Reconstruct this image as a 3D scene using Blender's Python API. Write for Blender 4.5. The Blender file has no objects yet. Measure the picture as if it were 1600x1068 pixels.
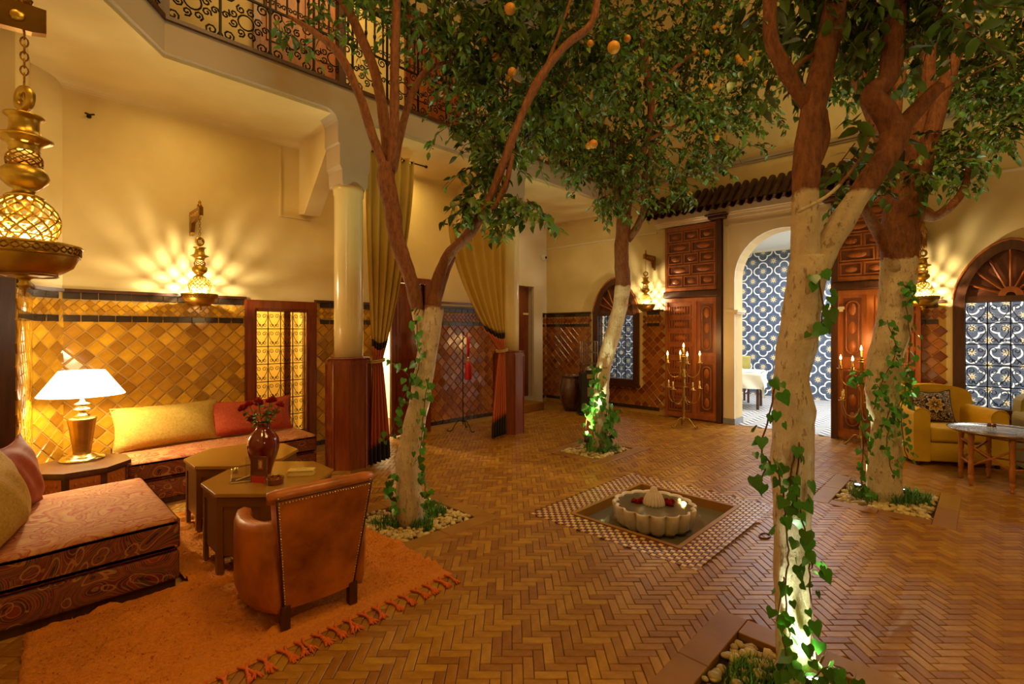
import bpy, bmesh, math, random
from mathutils import Matrix, Vector, noise
random.seed(7)
R = math.radians
PI = math.pi
SC = bpy.context.scene
COL = SC.collection

# ---------------------------------------------------------------- camera, sky, exposure
cam = bpy.data.cameras.new('camera')
cam.sensor_width = 36.0
cam.lens = 770.0 / 1600 * 36
cam.shift_y = -17.0 / 1600
cam.clip_start = 0.05
cam_o = bpy.data.objects.new('camera', cam)
COL.objects.link(cam_o)
cam_o.location = (0, 0, 1.55)
TH = math.atan2(745, 770)
cam_o.rotation_euler = (R(90), 0, TH - R(90))
SC.camera = cam_o

world = bpy.data.worlds.new('night_sky')
SC.world = world
world.use_nodes = True
bg = world.node_tree.nodes['Background']
bg.inputs[0].default_value = (1.0, 0.55, 0.17, 1)
bg.inputs[1].default_value = 0.10

SC.view_settings.view_transform = 'Standard'
SC.view_settings.look = 'None'
SC.view_settings.gamma = 1.0
SC.view_settings.use_curve_mapping = False
SC.view_settings.exposure = 0.0
try:
    SC.cycles.max_bounces = 6
    SC.cycles.diffuse_bounces = 4
    SC.cycles.glossy_bounces = 3
    SC.cycles.transparent_max_bounces = 8
    SC.cycles.sample_clamp_indirect = 4
    SC.cycles.caustics_reflective = False
    SC.cycles.caustics_refractive = False
except Exception:
    pass

def lamp(name, kind, loc, energy, color, size=0.05, rot=None, spot=None, sy=None, blend=0.5, target=None):
    l = bpy.data.lights.new(name, kind)
    l.energy = energy
    l.color = color
    if kind in ('POINT', 'SPOT'):
        l.shadow_soft_size = size
    if kind == 'SPOT':
        l.spot_size = R(spot); l.spot_blend = blend
    if kind == 'AREA':
        l.shape = 'RECTANGLE' if sy else 'SQUARE'
        l.size = size
        if sy: l.size_y = sy
    o = bpy.data.objects.new(name, l)
    o.location = loc
    if rot: o.rotation_euler = rot
    if target is not None:
        o.rotation_euler = (Vector(target) - Vector(loc)).to_track_quat('-Z', 'Y').to_euler()
    COL.objects.link(o)
    return o

WARM = (1.0, 0.66, 0.20)
WARMW = (1.0, 0.78, 0.36)
# niche and loggia ceiling lamps, gallery light, then unseen fills over the courtyard
lamp('niche_ceiling_light', 'AREA', (1.3, 5.4, 3.86), 10, WARM, 0.5, (0, 0, 0))
lamp('loggia_ceiling_light', 'AREA', (4.0, 5.8, 3.86), 12, WARM, 0.5, (0, 0, 0))
lamp('loggia_far_light', 'AREA', (6.9, 5.8, 3.86), 10, WARMW, 0.5, (0, 0, 0))
lamp('gallery_light', 'AREA', (3.0, 5.7, 6.3), 42, WARM, 1.0, (0, 0, 0), sy=3.0)
lamp('courtyard_fill_light', 'AREA', (3.0, -1.0, 7.5), 190, (1.0, 0.58, 0.18), 2.5, target=(5.0, 3.2, 0))  # unseen fill, added for general brightness in the court
lamp('seating_fill_light', 'AREA', (-0.4, 1.5, 6.0), 60, (1.0, 0.52, 0.15), 0.7, target=(2.0, 3.4, 0))  # unseen fill, added for the glow on the chair back and rug
# unseen lamps added behind the camera for highlights on chair and near trunk
lamp('rear_fill_lamp', 'POINT', (0.5, -0.9, 2.0), 30, (1.0, 0.62, 0.22), 0.12)
lamp('side_fill_lamp', 'POINT', (3.6, -2.4, 2.1), 34, (1.0, 0.62, 0.22), 0.12)
# room behind the arch
lamp('restaurant_light', 'AREA', (10.6, 2.2, 3.3), 260, (0.93, 0.95, 1.0), 2.2, (0, 0, 0), sy=3.0)
lamp('restaurant_light_near', 'AREA', (10.6, -1.6, 3.3), 170, (0.93, 0.95, 1.0), 2.2, (0, 0, 0), sy=2.5)
lamp('restaurant_light_far', 'AREA', (10.6, 6.3, 3.3), 120, (0.93, 0.95, 1.0), 2.0, (0, 0, 0), sy=2.5)

# ---------------------------------------------------------------- node helpers
class NT:
    def __init__(s, m):
        s.t = m.node_tree; s.n = s.t.nodes; s.l = s.t.links
    def node(s, typ, **kw):
        n = s.n.new(typ)
        for k, v in kw.items(): setattr(n, k, v)
        return n
    def put(s, sock, v):
        if isinstance(v, X): s.l.new(v.s, sock)
        elif hasattr(v, 'is_output'): s.l.new(v, sock)
        else: sock.default_value = v
    def math(s, op, a, b=0.0, c=None):
        n = s.node('ShaderNodeMath', operation=op)
        s.put(n.inputs[0], a)
        s.put(n.inputs[1], b)
        if c is not None: s.put(n.inputs[2], c)
        return X(s, n.outputs[0])
    def mix(s, f, a, b):
        n = s.node('ShaderNodeMix', data_type='RGBA')
        s.put(n.inputs[0], f); s.put(n.inputs[6], c4(a)); s.put(n.inputs[7], c4(b))
        return n.outputs[2]
    def noise(s, vec, scale, detail=3, rough=0.55, dist=0.0):
        n = s.node('ShaderNodeTexNoise')
        if vec is not None: s.put(n.inputs['Vector'], vec)
        n.inputs['Scale'].default_value = scale; n.inputs['Detail'].default_value = detail
        n.inputs['Roughness'].default_value = rough; n.inputs['Distortion'].default_value = dist
        return X(s, n.outputs[0])
    def ramp(s, f, stops):
        n = s.node('ShaderNodeValToRGB')
        e = n.color_ramp.elements
        while len(e) < len(stops): e.new(0.5)
        for i, (p, c) in enumerate(stops):
            e[i].position = p; e[i].color = c4(c)
        s.put(n.inputs[0], f)
        return n.outputs[0]
def c4(c):
    return c if (isinstance(c, X) or hasattr(c, 'is_output') or len(c) == 4) else (c[0], c[1], c[2], 1)
class X:
    def __init__(s, t, sock): s.t = t; s.s = sock
    def __add__(s, o): return s.t.math('ADD', s, o)
    __radd__ = __add__
    def __sub__(s, o): return s.t.math('SUBTRACT', s, o)
    def __rsub__(s, o): return s.t.math('SUBTRACT', o, s)
    def __mul__(s, o): return s.t.math('MULTIPLY', s, o)
    __rmul__ = __mul__
    def __truediv__(s, o): return s.t.math('DIVIDE', s, o)
    def fract(s): return s.t.math('FRACT', s)
    def abs(s): return s.t.math('ABSOLUTE', s)
    def lt(s, o): return s.t.math('LESS_THAN', s, o)
    def gt(s, o): return s.t.math('GREATER_THAN', s, o)
    def max(s, o): return s.t.math('MAXIMUM', s, o)
    def min(s, o): return s.t.math('MINIMUM', s, o)
    def sqrt(s): return s.t.math('SQRT', s)
    def cos(s): return s.t.math('COSINE', s)
    def clamp(s):
        r = s.t.math('ADD', s, 0.0); r.s.node.use_clamp = True; return r

def newmat(name):
    m = bpy.data.materials.new(name); m.use_nodes = True
    t = NT(m)
    b = m.node_tree.nodes['Principled BSDF']
    return m, t, b
def objco(t):
    n = t.node('ShaderNodeTexCoord'); return n.outputs['Object']
def rnd(t):
    g = t.node('ShaderNodeNewGeometry'); o = t.node('ShaderNodeObjectInfo')
    return (X(t, g.outputs['Random Per Island']) + X(t, o.outputs['Random'])).fract()
def setb(b, **kw):
    for k, v in kw.items():
        b.inputs[k].default_value = v
def sat(c, k=0.62):
    if c is None or len(c) > 3: return c
    if c[0] > c[1] > c[2] and c[2] < 0.62 * c[0]: return (c[0], c[1] * (0.94 + 0.06 * k), c[2] * k)
    return c
def mat(name, c1, c2=None, scale=6, rough=0.5, metal=0.0, bump=0.0, bscale=None, coat=0.0, vary=0.0, stops=None,
        detail=4, rough2=None, dist=0.0, sheen=0.0, stretch=None, trans=0.0, emit=None, estr=0.0):
    m, t, b = newmat(name)
    c1 = sat(c1); c2 = sat(c2)
    co = objco(t)
    if stretch:
        mp = t.node('ShaderNodeMapping'); mp.inputs['Scale'].default_value = stretch
        t.l.new(co, mp.inputs['Vector']); co = mp.outputs[0]
    f = t.noise(co, scale, detail, 0.6, dist)
    if stops: col = t.ramp(f, stops)
    elif c2 is not None: col = t.ramp(f, [(0.3, c1), (0.7, c2)])
    else: col = None
    if vary:
        r = rnd(t)
        hsv = t.node('ShaderNodeHueSaturation')
        t.put(hsv.inputs['Value'], r * (2 * vary) + (1 - vary))
        t.put(hsv.inputs['Hue'], r * 0.02 + 0.49)
        t.put(hsv.inputs['Color'], col if col is not None else c4(c1))
        col = hsv.outputs[0]
    if col is not None: t.l.new(col, b.inputs['Base Color'])
    else: b.inputs['Base Color'].default_value = c4(c1)
    b.inputs['Metallic'].default_value = metal
    if rough2 is not None: t.put(b.inputs['Roughness'], f * (rough2 - rough) + rough)
    else: b.inputs['Roughness'].default_value = rough
    if coat: b.inputs['Coat Weight'].default_value = coat; b.inputs['Coat Roughness'].default_value = 0.12
    if sheen: b.inputs['Sheen Weight'].default_value = sheen
    if trans: b.inputs['Transmission Weight'].default_value = trans
    if emit: b.inputs['Emission Color'].default_value = c4(emit); b.inputs['Emission Strength'].default_value = estr
    if bump:
        bp = t.node('ShaderNodeBump'); bp.inputs['Strength'].default_value = bump; bp.inputs['Distance'].default_value = 0.01
        t.put(bp.inputs['Height'], t.noise(co, bscale or scale * 3, 5, 0.6))
        t.l.new(bp.outputs[0], b.inputs['Normal'])
    return m

M = {}
M['plaster'] = mat('cream_plaster', (0.66, 0.51, 0.34), (0.78, 0.64, 0.46), 1.3, 0.55, bump=0.25, bscale=5)
M['plaster2'] = mat('pale_plaster', (0.74, 0.63, 0.47), (0.82, 0.72, 0.56), 1.5, 0.5, bump=0.2, bscale=6)
M['fascia'] = mat('shade_toned_plaster', (0.42, 0.31, 0.20), (0.52, 0.40, 0.25), 0.9, 0.6, bump=0.2, bscale=6,
                  stops=[(0.3, (0.42, 0.27, 0.10)), (0.45, (0.44, 0.35, 0.24)), (0.7, (0.50, 0.40, 0.28))])  # brown blotches put the trees' cast shade into the plaster colour
M['column'] = mat('polished_plaster', (0.70, 0.56, 0.36), (0.78, 0.65, 0.45), 2.5, 0.22, bump=0.06, bscale=6, coat=0.3)
M['wood'] = mat('red_mahogany', (0.13, 0.022, 0.008), (0.24, 0.05, 0.014), 5, 0.22, bump=0.06, coat=0.5, stretch=(6, 6, 0.6))
M['darkwood'] = mat('dark_brown_wood', (0.045, 0.014, 0.007), (0.09, 0.028, 0.012), 6, 0.35, bump=0.1, stretch=(5, 5, 0.7))
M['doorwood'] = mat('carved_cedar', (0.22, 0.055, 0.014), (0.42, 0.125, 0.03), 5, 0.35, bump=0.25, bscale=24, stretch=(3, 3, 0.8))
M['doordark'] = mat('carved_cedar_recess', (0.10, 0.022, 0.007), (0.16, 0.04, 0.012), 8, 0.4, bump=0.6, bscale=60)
M['iron'] = mat('black_wrought_iron', (0.014, 0.009, 0.006), None, rough=0.45, metal=0.6)
M['brass'] = mat('aged_brass', (0.50, 0.32, 0.07), (0.72, 0.50, 0.14), 9, 0.30, metal=1.0, bump=0.15, bscale=40, rough2=0.42)
M['dullbrass'] = mat('dull_brass', (0.34, 0.20, 0.06), (0.50, 0.32, 0.11), 9, 0.36, metal=1.0)
M['copper'] = mat('dark_copper_brass', (0.30, 0.15, 0.04), (0.46, 0.25, 0.07), 9, 0.3, metal=1.0)
M['brick'] = mat('terracotta_floor_brick', (0.28, 0.125, 0.022), (0.42, 0.20, 0.036), 14, 0.33, bump=0.22, bscale=50, vary=0.24)
M['brick'].node_tree.nodes['Principled BSDF'].inputs['Specular IOR Level'].default_value = 0.28
M['mortar'] = mat('dark_mortar', (0.12, 0.055, 0.02), (0.17, 0.085, 0.035), 20, 0.8)
M['slab'] = mat('planter_border_stone', (0.27, 0.125, 0.028), (0.35, 0.175, 0.045), 4, 0.45, bump=0.15, vary=0.08)
M['slab'].node_tree.nodes['Principled BSDF'].inputs['Specular IOR Level'].default_value = 0.2
M['soil'] = mat('dark_soil', (0.030, 0.014, 0.006), (0.07, 0.03, 0.012), 30, 0.95, bump=0.8, bscale=60)
M['pebble'] = mat('cream_pebble', (0.46, 0.34, 0.19), (0.62, 0.50, 0.32), 9, 0.45, vary=0.25)
M['grout'] = mat('tile_grout', (0.50, 0.30, 0.10), None, rough=0.8)
M['tile_y'] = mat('amber_glazed_tile', (0.44, 0.20, 0.018), (0.64, 0.33, 0.035), 9, 0.10, vary=0.42, bump=0.10, bscale=14, coat=0.4)
M['tile_r'] = mat('red_brown_glazed_tile', (0.22, 0.055, 0.012), (0.36, 0.105, 0.024), 9, 0.12, vary=0.38, bump=0.10, bscale=14, coat=0.4)
M['tile_k'] = mat('black_glazed_tile', (0.028, 0.018, 0.016), (0.05, 0.03, 0.025), 9, 0.15, coat=0.3)
M['stone'] = mat('carved_beige_marble', (0.58, 0.47, 0.37), (0.72, 0.62, 0.50), 10, 0.45, bump=0.3, bscale=40)
M['mos_r'] = mat('oxblood_mosaic', (0.10, 0.010, 0.008), (0.15, 0.018, 0.012), 20, 0.35, vary=0.3)
M['mos_w'] = mat('cream_mosaic', (0.66, 0.44, 0.30), (0.74, 0.54, 0.40), 20, 0.35, vary=0.15)
M['leather'] = mat('cognac_leather', (0.12, 0.018, 0.004), (0.64, 0.20, 0.03), 3.0, 0.26, bump=0.12, bscale=60, rough2=0.42, coat=0.15)
M['leather2'] = mat('dark_leather_piping', (0.06, 0.014, 0.006), None, rough=0.35)
M['velvet'] = mat('mustard_velvet', (0.58, 0.35, 0.02), (0.70, 0.45, 0.035), 6, 0.7, sheen=0.0, bump=0.1)
M['olive'] = mat('olive_velvet', (0.22, 0.19, 0.04), (0.30, 0.25, 0.055), 6, 0.7, sheen=0.5)
M['table'] = mat('bronze_lacquer', (0.33, 0.165, 0.03), (0.38, 0.20, 0.04), 3, 0.28, coat=0.2)
M['tableside'] = mat('brown_lacquer', (0.15, 0.058, 0.014), (0.18, 0.072, 0.018), 3, 0.32)
M['shade'] = mat('white_lampshade', (0.9, 0.85, 0.7), None, rough=0.8, emit=(1.0, 0.88, 0.62), estr=7.0)
M['silver'] = mat('silvered_brass', (0.75, 0.66, 0.46), None, rough=0.22, metal=1.0)
M['gold_fab'] = mat('gold_woven_fabric', (0.40, 0.24, 0.05), (0.58, 0.39, 0.11), 60, 0.7, bump=0.5, bscale=140, sheen=0.0)
M['red_fab'] = mat('coral_woven_fabric', (0.34, 0.035, 0.012), (0.50, 0.085, 0.03), 60, 0.75, bump=0.5, bscale=140, sheen=0.0)
M['maroon'] = mat('burgundy_velvet', (0.24, 0.03, 0.012), (0.36, 0.065, 0.028), 12, 0.6, sheen=0.0)
M['curtain'] = mat('mustard_curtain', (0.52, 0.34, 0.08), (0.60, 0.40, 0.10), 3, 0.7, sheen=0.0, bump=0.15, bscale=80)
M['curt_r'] = mat('rust_curtain', (0.44, 0.09, 0.025), (0.50, 0.12, 0.04), 4, 0.7)
M['curt_k'] = mat('black_curtain_band', (0.02, 0.010, 0.010), None, rough=0.8)
M['rope'] = mat('cream_cord', (0.5, 0.36, 0.16), None, rough=0.8)
M['vase'] = mat('oxblood_ceramic', (0.13, 0.008, 0.006), (0.17, 0.012, 0.008), 3, 0.08, coat=1.0)
M['rose'] = mat('dark_red_petals', (0.30, 0.008, 0.010), (0.50, 0.02, 0.02), 30, 0.6)
M['pinkrose'] = mat('dusty_pink_petals', (0.50, 0.16, 0.10), (0.62, 0.26, 0.17), 30, 0.6)
M['leaf'] = mat('citrus_leaf', (0.055, 0.115, 0.010), (0.115, 0.20, 0.018), 5, 0.38, vary=0.45)
M['ivy'] = mat('ivy_leaf', (0.035, 0.14, 0.012), (0.08, 0.28, 0.025), 14, 0.28, vary=0.4)
M['grass'] = mat('green_grass', (0.05, 0.16, 0.02), (0.10, 0.28, 0.03), 12, 0.5, vary=0.4)
M['orange'] = mat('orange_peel', (0.74, 0.32, 0.04), (0.80, 0.42, 0.06), 30, 0.45, bump=0.3, bscale=160, vary=0.12)
M['stem'] = mat('brown_vine_stem', (0.12, 0.05, 0.02), None, rough=0.7)
M['candle'] = mat('ivory_candle', (0.75, 0.62, 0.38), None, rough=0.5)
M['flame'] = mat('candle_flame', (1, 0.7, 0.3), None, emit=(1.0, 0.62, 0.18), estr=28)
M['glowbulb'] = mat('lantern_bulb', (1, 0.9, 0.6), None, emit=(1.0, 0.80, 0.42), estr=22)
M['lens'] = mat('spot_lens', (1, 1, 0.9), None, emit=(0.85, 1.0, 0.75), estr=60)
M['black'] = mat('black_metal', (0.02, 0.02, 0.02), None, rough=0.4)
M['jar'] = mat('hammered_brown_ceramic', (0.05, 0.014, 0.007), (0.14, 0.04, 0.014), 7, 0.10, bump=0.8, bscale=24, coat=1.0)
M['white'] = mat('white_linen', (0.80, 0.78, 0.70), None, rough=0.7)
M['rooftile'] = mat('dark_clay_roof_tile', (0.045, 0.018, 0.012), (0.10, 0.038, 0.022), 9, 0.5, vary=0.3, bump=0.3)
M['card'] = mat('cream_card', (0.70, 0.55, 0.26), (0.74, 0.60, 0.32), 20, 0.6)
M['tassel'] = mat('scarlet_silk', (0.62, 0.012, 0.015), (0.72, 0.02, 0.02), 30, 0.5)
M['steel'] = mat('grey_steel', (0.45, 0.42, 0.38), None, rough=0.3, metal=1.0)
M['tray'] = mat('tinned_tray', (0.42, 0.35, 0.28), (0.55, 0.48, 0.40), 12, 0.25, metal=1.0)
M['walnut'] = mat('turned_orange_wood', (0.34, 0.11, 0.022), (0.48, 0.17, 0.04), 8, 0.35, stretch=(4, 4, 1))
M['white_tile'] = mat('grey_skirting_tile', (0.20, 0.21, 0.24), (0.30, 0.32, 0.36), 12, 0.3)

# clear glass
def glassmat(name, tint, mixf=0.15, rough=0.03):
    m, t, b = newmat(name)
    t.n.remove(b)
    tr = t.node('ShaderNodeBsdfTransparent'); tr.inputs[0].default_value = c4(tint)
    gl = t.node('ShaderNodeBsdfGlossy'); gl.inputs['Roughness'].default_value = rough
    mx = t.node('ShaderNodeMixShader'); mx.inputs[0].default_value = mixf
    t.l.new(tr.outputs[0], mx.inputs[1]); t.l.new(gl.outputs[0], mx.inputs[2])
    t.l.new(mx.outputs[0], t.n['Material Output'].inputs[0])
    return m
M['glass'] = glassmat('clear_glass', (0.95, 0.95, 0.93), 0.06)
M['amberglass'] = glassmat('amber_glass', (1.0, 0.93, 0.70), 0.04)

# water: dark, glossy
m, t, b = newmat('pool_water')
setb(b, Roughness=0.04)
b.inputs['Base Color'].default_value = (0.13, 0.12, 0.075, 1)
bp = t.node('ShaderNodeBump'); bp.inputs['Strength'].default_value = 0.08; bp.inputs['Distance'].default_value = 0.01
t.put(bp.inputs['Height'], t.noise(objco(t), 6, 2)); t.l.new(bp.outputs[0], b.inputs['Normal'])
M['water'] = m

# whitewashed lower trunk, red-brown bark above the wash line (world height of the paint)
def trunkmat(name, zline, amp=0.12):
    m, t, b = newmat(name)
    g = t.node('ShaderNodeNewGeometry')
    sp = t.node('ShaderNodeSeparateXYZ'); t.l.new(g.outputs['Position'], sp.inputs[0])
    z = X(t, sp.outputs[2])
    n1 = t.noise(g.outputs['Position'], 9, 4)
    f = ((z + (n1 - 0.5) * amp) - zline) * 60.0
    f = f.clamp()
    n2 = t.noise(g.outputs['Position'], 16, 5, 0.65)
    mp = t.node('ShaderNodeMapping'); mp.inputs['Scale'].default_value = (1, 1, 0.35)
    t.l.new(g.outputs['Position'], mp.inputs['Vector'])
    n3 = t.noise(mp.outputs[0], 42, 5, 0.7)
    flake = t.ramp(n3, [(0.57, (0, 0, 0)), (0.63, (1, 1, 1))])
    bark = t.ramp(n3, [(0.3, (0.12, 0.035, 0.010)), (0.7, (0.34, 0.125, 0.035))])
    wash = t.ramp(n2, [(0.25, (0.60, 0.47, 0.27)), (0.7, (0.76, 0.64, 0.42))])
    wash2 = t.mix(X(t, flake) * 0.75, wash, (0.24, 0.13, 0.06))
    patch = t.ramp(n1, [(0.66, (0, 0, 0)), (0.68, (1, 1, 1))])
    wash3 = t.mix(X(t, patch) * 0.55, wash2, (0.22, 0.10, 0.045))
    t.l.new(t.mix(f, wash3, bark), b.inputs['Base Color'])
    b.inputs['Roughness'].default_value = 0.7
    bp = t.node('ShaderNodeBump'); bp.inputs['Strength'].default_value = 0.9; bp.inputs['Distance'].default_value = 0.02
    t.put(bp.inputs['Height'], n3); t.l.new(bp.outputs[0], b.inputs['Normal'])
    return m

# blue encaustic wall: quatrefoil lattice with star flowers, period PER, laid on the wall's own (y, z)
def bluemat():
    m, t, b = newmat('blue_quatrefoil_tile')
    PER = 0.46
    g = t.node('ShaderNodeNewGeometry')
    sp = t.node('ShaderNodeSeparateXYZ'); t.l.new(g.outputs['Position'], sp.inputs[0])
    y = X(t, sp.outputs[1]) / PER; z = X(t, sp.outputs[2]) / PER
    def cell(oy, oz):
        return (y + oy).fract() - 0.5, (z + oz).fract() - 0.5
    def foil(u, v, R0=0.21, off=0.23):
        au, av = u.abs(), v.abs()
        d1 = ((au - off) * (au - off) + av * av).sqrt() - R0
        d2 = (au * au + (av - off) * (av - off)).sqrt() - R0
        return d1.min(d2)
    def flower(u, v, r0=0.10, k=0.045):
        r = (u * u + v * v).sqrt()
        a = t.math('ARCTAN2', u, v)
        return r - ((a * 8.0).cos() * k + r0), r
    u1, v1 = cell(0, 0); u2, v2 = cell(0.5, 0.5)
    fo = foil(u1, v1).abs().lt(0.028)
    f1, r1 = flower(u1, v1); f2, r2 = flower(u2, v2)
    fl = f1.lt(0).max(f2.lt(0))
    ctr = r1.lt(0.035).max(r2.lt(0.035))
    ring = (r1 - 0.165).abs().lt(0.006).max((r2 - 0.165).abs().lt(0.006))
    n = t.noise(g.outputs['Position'], 20, 4)
    base = t.ramp(n, [(0.3, (0.050, 0.070, 0.115)), (0.7, (0.080, 0.108, 0.16))])
    c = t.mix(ring * 0.35, base, (0.6, 0.62, 0.62))
    c = t.mix(fo, c, (0.80, 0.80, 0.76))
    c = t.mix(fl, c, (0.72, 0.62, 0.38))
    c = t.mix(ctr, c, (0.55, 0.22, 0.09))
    t.l.new(c, b.inputs['Base Color'])
    b.inputs['Roughness'].default_value = 0.35
    return m
M['blue'] = bluemat()
def zebra():
    m, t, b = newmat('zigzag_floor_tile')
    g = t.node('ShaderNodeNewGeometry')
    sp = t.node('ShaderNodeSeparateXYZ'); t.l.new(g.outputs['Position'], sp.inputs[0])
    x = X(t, sp.outputs[0]); y = X(t, sp.outputs[1])
    f = (x * 6.0 + ((y * 3.5).fract() - 0.5).abs() * 2.0).fract().gt(0.5)
    t.l.new(t.mix(f, (0.13, 0.14, 0.16), (0.60, 0.58, 0.54)), b.inputs['Base Color'])
    b.inputs['Roughness'].default_value = 0.4
    return m
M['zebra'] = zebra()
def paisley(name, stops, sc=3.2, line=(0.42, 0.20, 0.05), core=(0.03, 0.006, 0.004)):
    m, t, b = newmat(name)
    co = objco(t)
    n = t.node('ShaderNodeTexNoise'); n.inputs['Scale'].default_value = 2.2; n.inputs['Detail'].default_value = 1.5
    t.l.new(co, n.inputs['Vector'])
    va = t.node('ShaderNodeVectorMath', operation='MULTIPLY_ADD'); t.l.new(n.outputs['Color'], va.inputs[0]); va.inputs[1].default_value = (0.55, 0.55, 0.55); t.l.new(co, va.inputs[2])
    vo = t.node('ShaderNodeTexVoronoi'); vo.inputs['Scale'].default_value = sc; t.l.new(va.outputs[0], vo.inputs['Vector'])
    d = X(t, vo.outputs['Distance'])
    bands = (d * 5.0).fract()
    fine = t.noise(va.outputs[0], 26, 2, 0.5)
    dots = ((d * 42.0).fract() - 0.5).abs().lt(0.12)
    v = (bands * 0.80 + fine * 0.38 - 0.09)
    col = t.ramp(v, stops)
    col = t.mix(dots * 0.35, col, (0.48, 0.26, 0.08))
    v2 = t.node('ShaderNodeTexVoronoi'); v2.inputs['Scale'].default_value = sc * 3.3; t.l.new(va.outputs[0], v2.inputs['Vector'])
    d2 = X(t, v2.outputs['Distance'])
    col = t.mix((d2 - 0.36).abs().lt(0.035) * 0.75, col, line)
    col = t.mix(d2.lt(0.13) * 0.8, col, core)
    t.l.new(col, b.inputs['Base Color'])
    b.inputs['Roughness'].default_value = 0.85
    bp = t.node('ShaderNodeBump'); bp.inputs['Strength'].default_value = 0.25; bp.inputs['Distance'].default_value = 0.005
    t.put(bp.inputs['Height'], t.noise(co, 150, 2)); t.l.new(bp.outputs[0], b.inputs['Normal'])
    return m
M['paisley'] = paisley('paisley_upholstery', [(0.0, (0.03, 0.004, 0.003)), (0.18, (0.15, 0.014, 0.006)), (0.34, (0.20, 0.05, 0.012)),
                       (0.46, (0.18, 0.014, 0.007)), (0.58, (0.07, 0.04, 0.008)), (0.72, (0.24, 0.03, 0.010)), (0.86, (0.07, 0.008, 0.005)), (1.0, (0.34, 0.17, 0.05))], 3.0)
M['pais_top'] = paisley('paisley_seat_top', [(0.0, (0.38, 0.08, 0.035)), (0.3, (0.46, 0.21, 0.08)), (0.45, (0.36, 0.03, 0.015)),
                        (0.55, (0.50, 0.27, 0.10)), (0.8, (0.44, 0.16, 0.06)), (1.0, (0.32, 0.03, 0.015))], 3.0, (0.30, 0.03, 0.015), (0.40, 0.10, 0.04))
def suzani():
    m, t, b = newmat('suzani_embroidery')
    tc = objco(t)
    sp = t.node('ShaderNodeSeparateXYZ'); t.l.new(tc, sp.inputs[0])
    u = X(t, sp.outputs[0]) / 0.22; v = (X(t, sp.outputs[2]) - 0.2) / 0.22
    r = (u * u + v * v).sqrt(); a = t.math('ARCTAN2', u, v)
    w = (a * 8.0).cos()
    cre = (r - (w * 0.07 + 0.34)).abs().lt(0.05)
    gold = (r - (w * 0.05 + 0.22)).abs().lt(0.07)
    n = t.noise(tc, 22, 1.0)
    scroll = ((n * 7.0).fract() - 0.5).abs().lt(0.17) * r.gt(0.48)
    cen = r.lt(0.07)
    c = t.mix(scroll.max(cre).max(cen), (0.018, 0.012, 0.012), (0.62, 0.48, 0.30))
    c = t.mix(gold, c, (0.45, 0.24, 0.03))
    t.l.new(c, b.inputs['Base Color']); b.inputs['Roughness'].default_value = 0.8
    return m
M['suzani'] = suzani()
def rugmat():
    m, t, b = newmat('orange_shag')
    co = objco(t)
    n = t.noise(co, 60, 4, 0.7)
    n2 = t.noise(co, 7, 3)
    c = t.mix(n2, t.ramp(n, [(0.3, (0.52, 0.135, 0.008)), (0.7, (0.82, 0.30, 0.02))]), (0.72, 0.24, 0.015))
    t.l.new(c, b.inputs['Base Color']); b.inputs['Roughness'].default_value = 0.95
    bp = t.node('ShaderNodeBump'); bp.inputs['Strength'].default_value = 0.9; bp.inputs['Distance'].default_value = 0.02
    t.put(bp.inputs['Height'], n); t.l.new(bp.outputs[0], b.inputs['Normal'])
    return m
M['rug'] = rugmat()
M['fringe'] = mat('coral_rug_fringe', (0.58, 0.10, 0.015), (0.72, 0.17, 0.025), 50, 0.9, bump=0.4, bscale=200)

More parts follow.
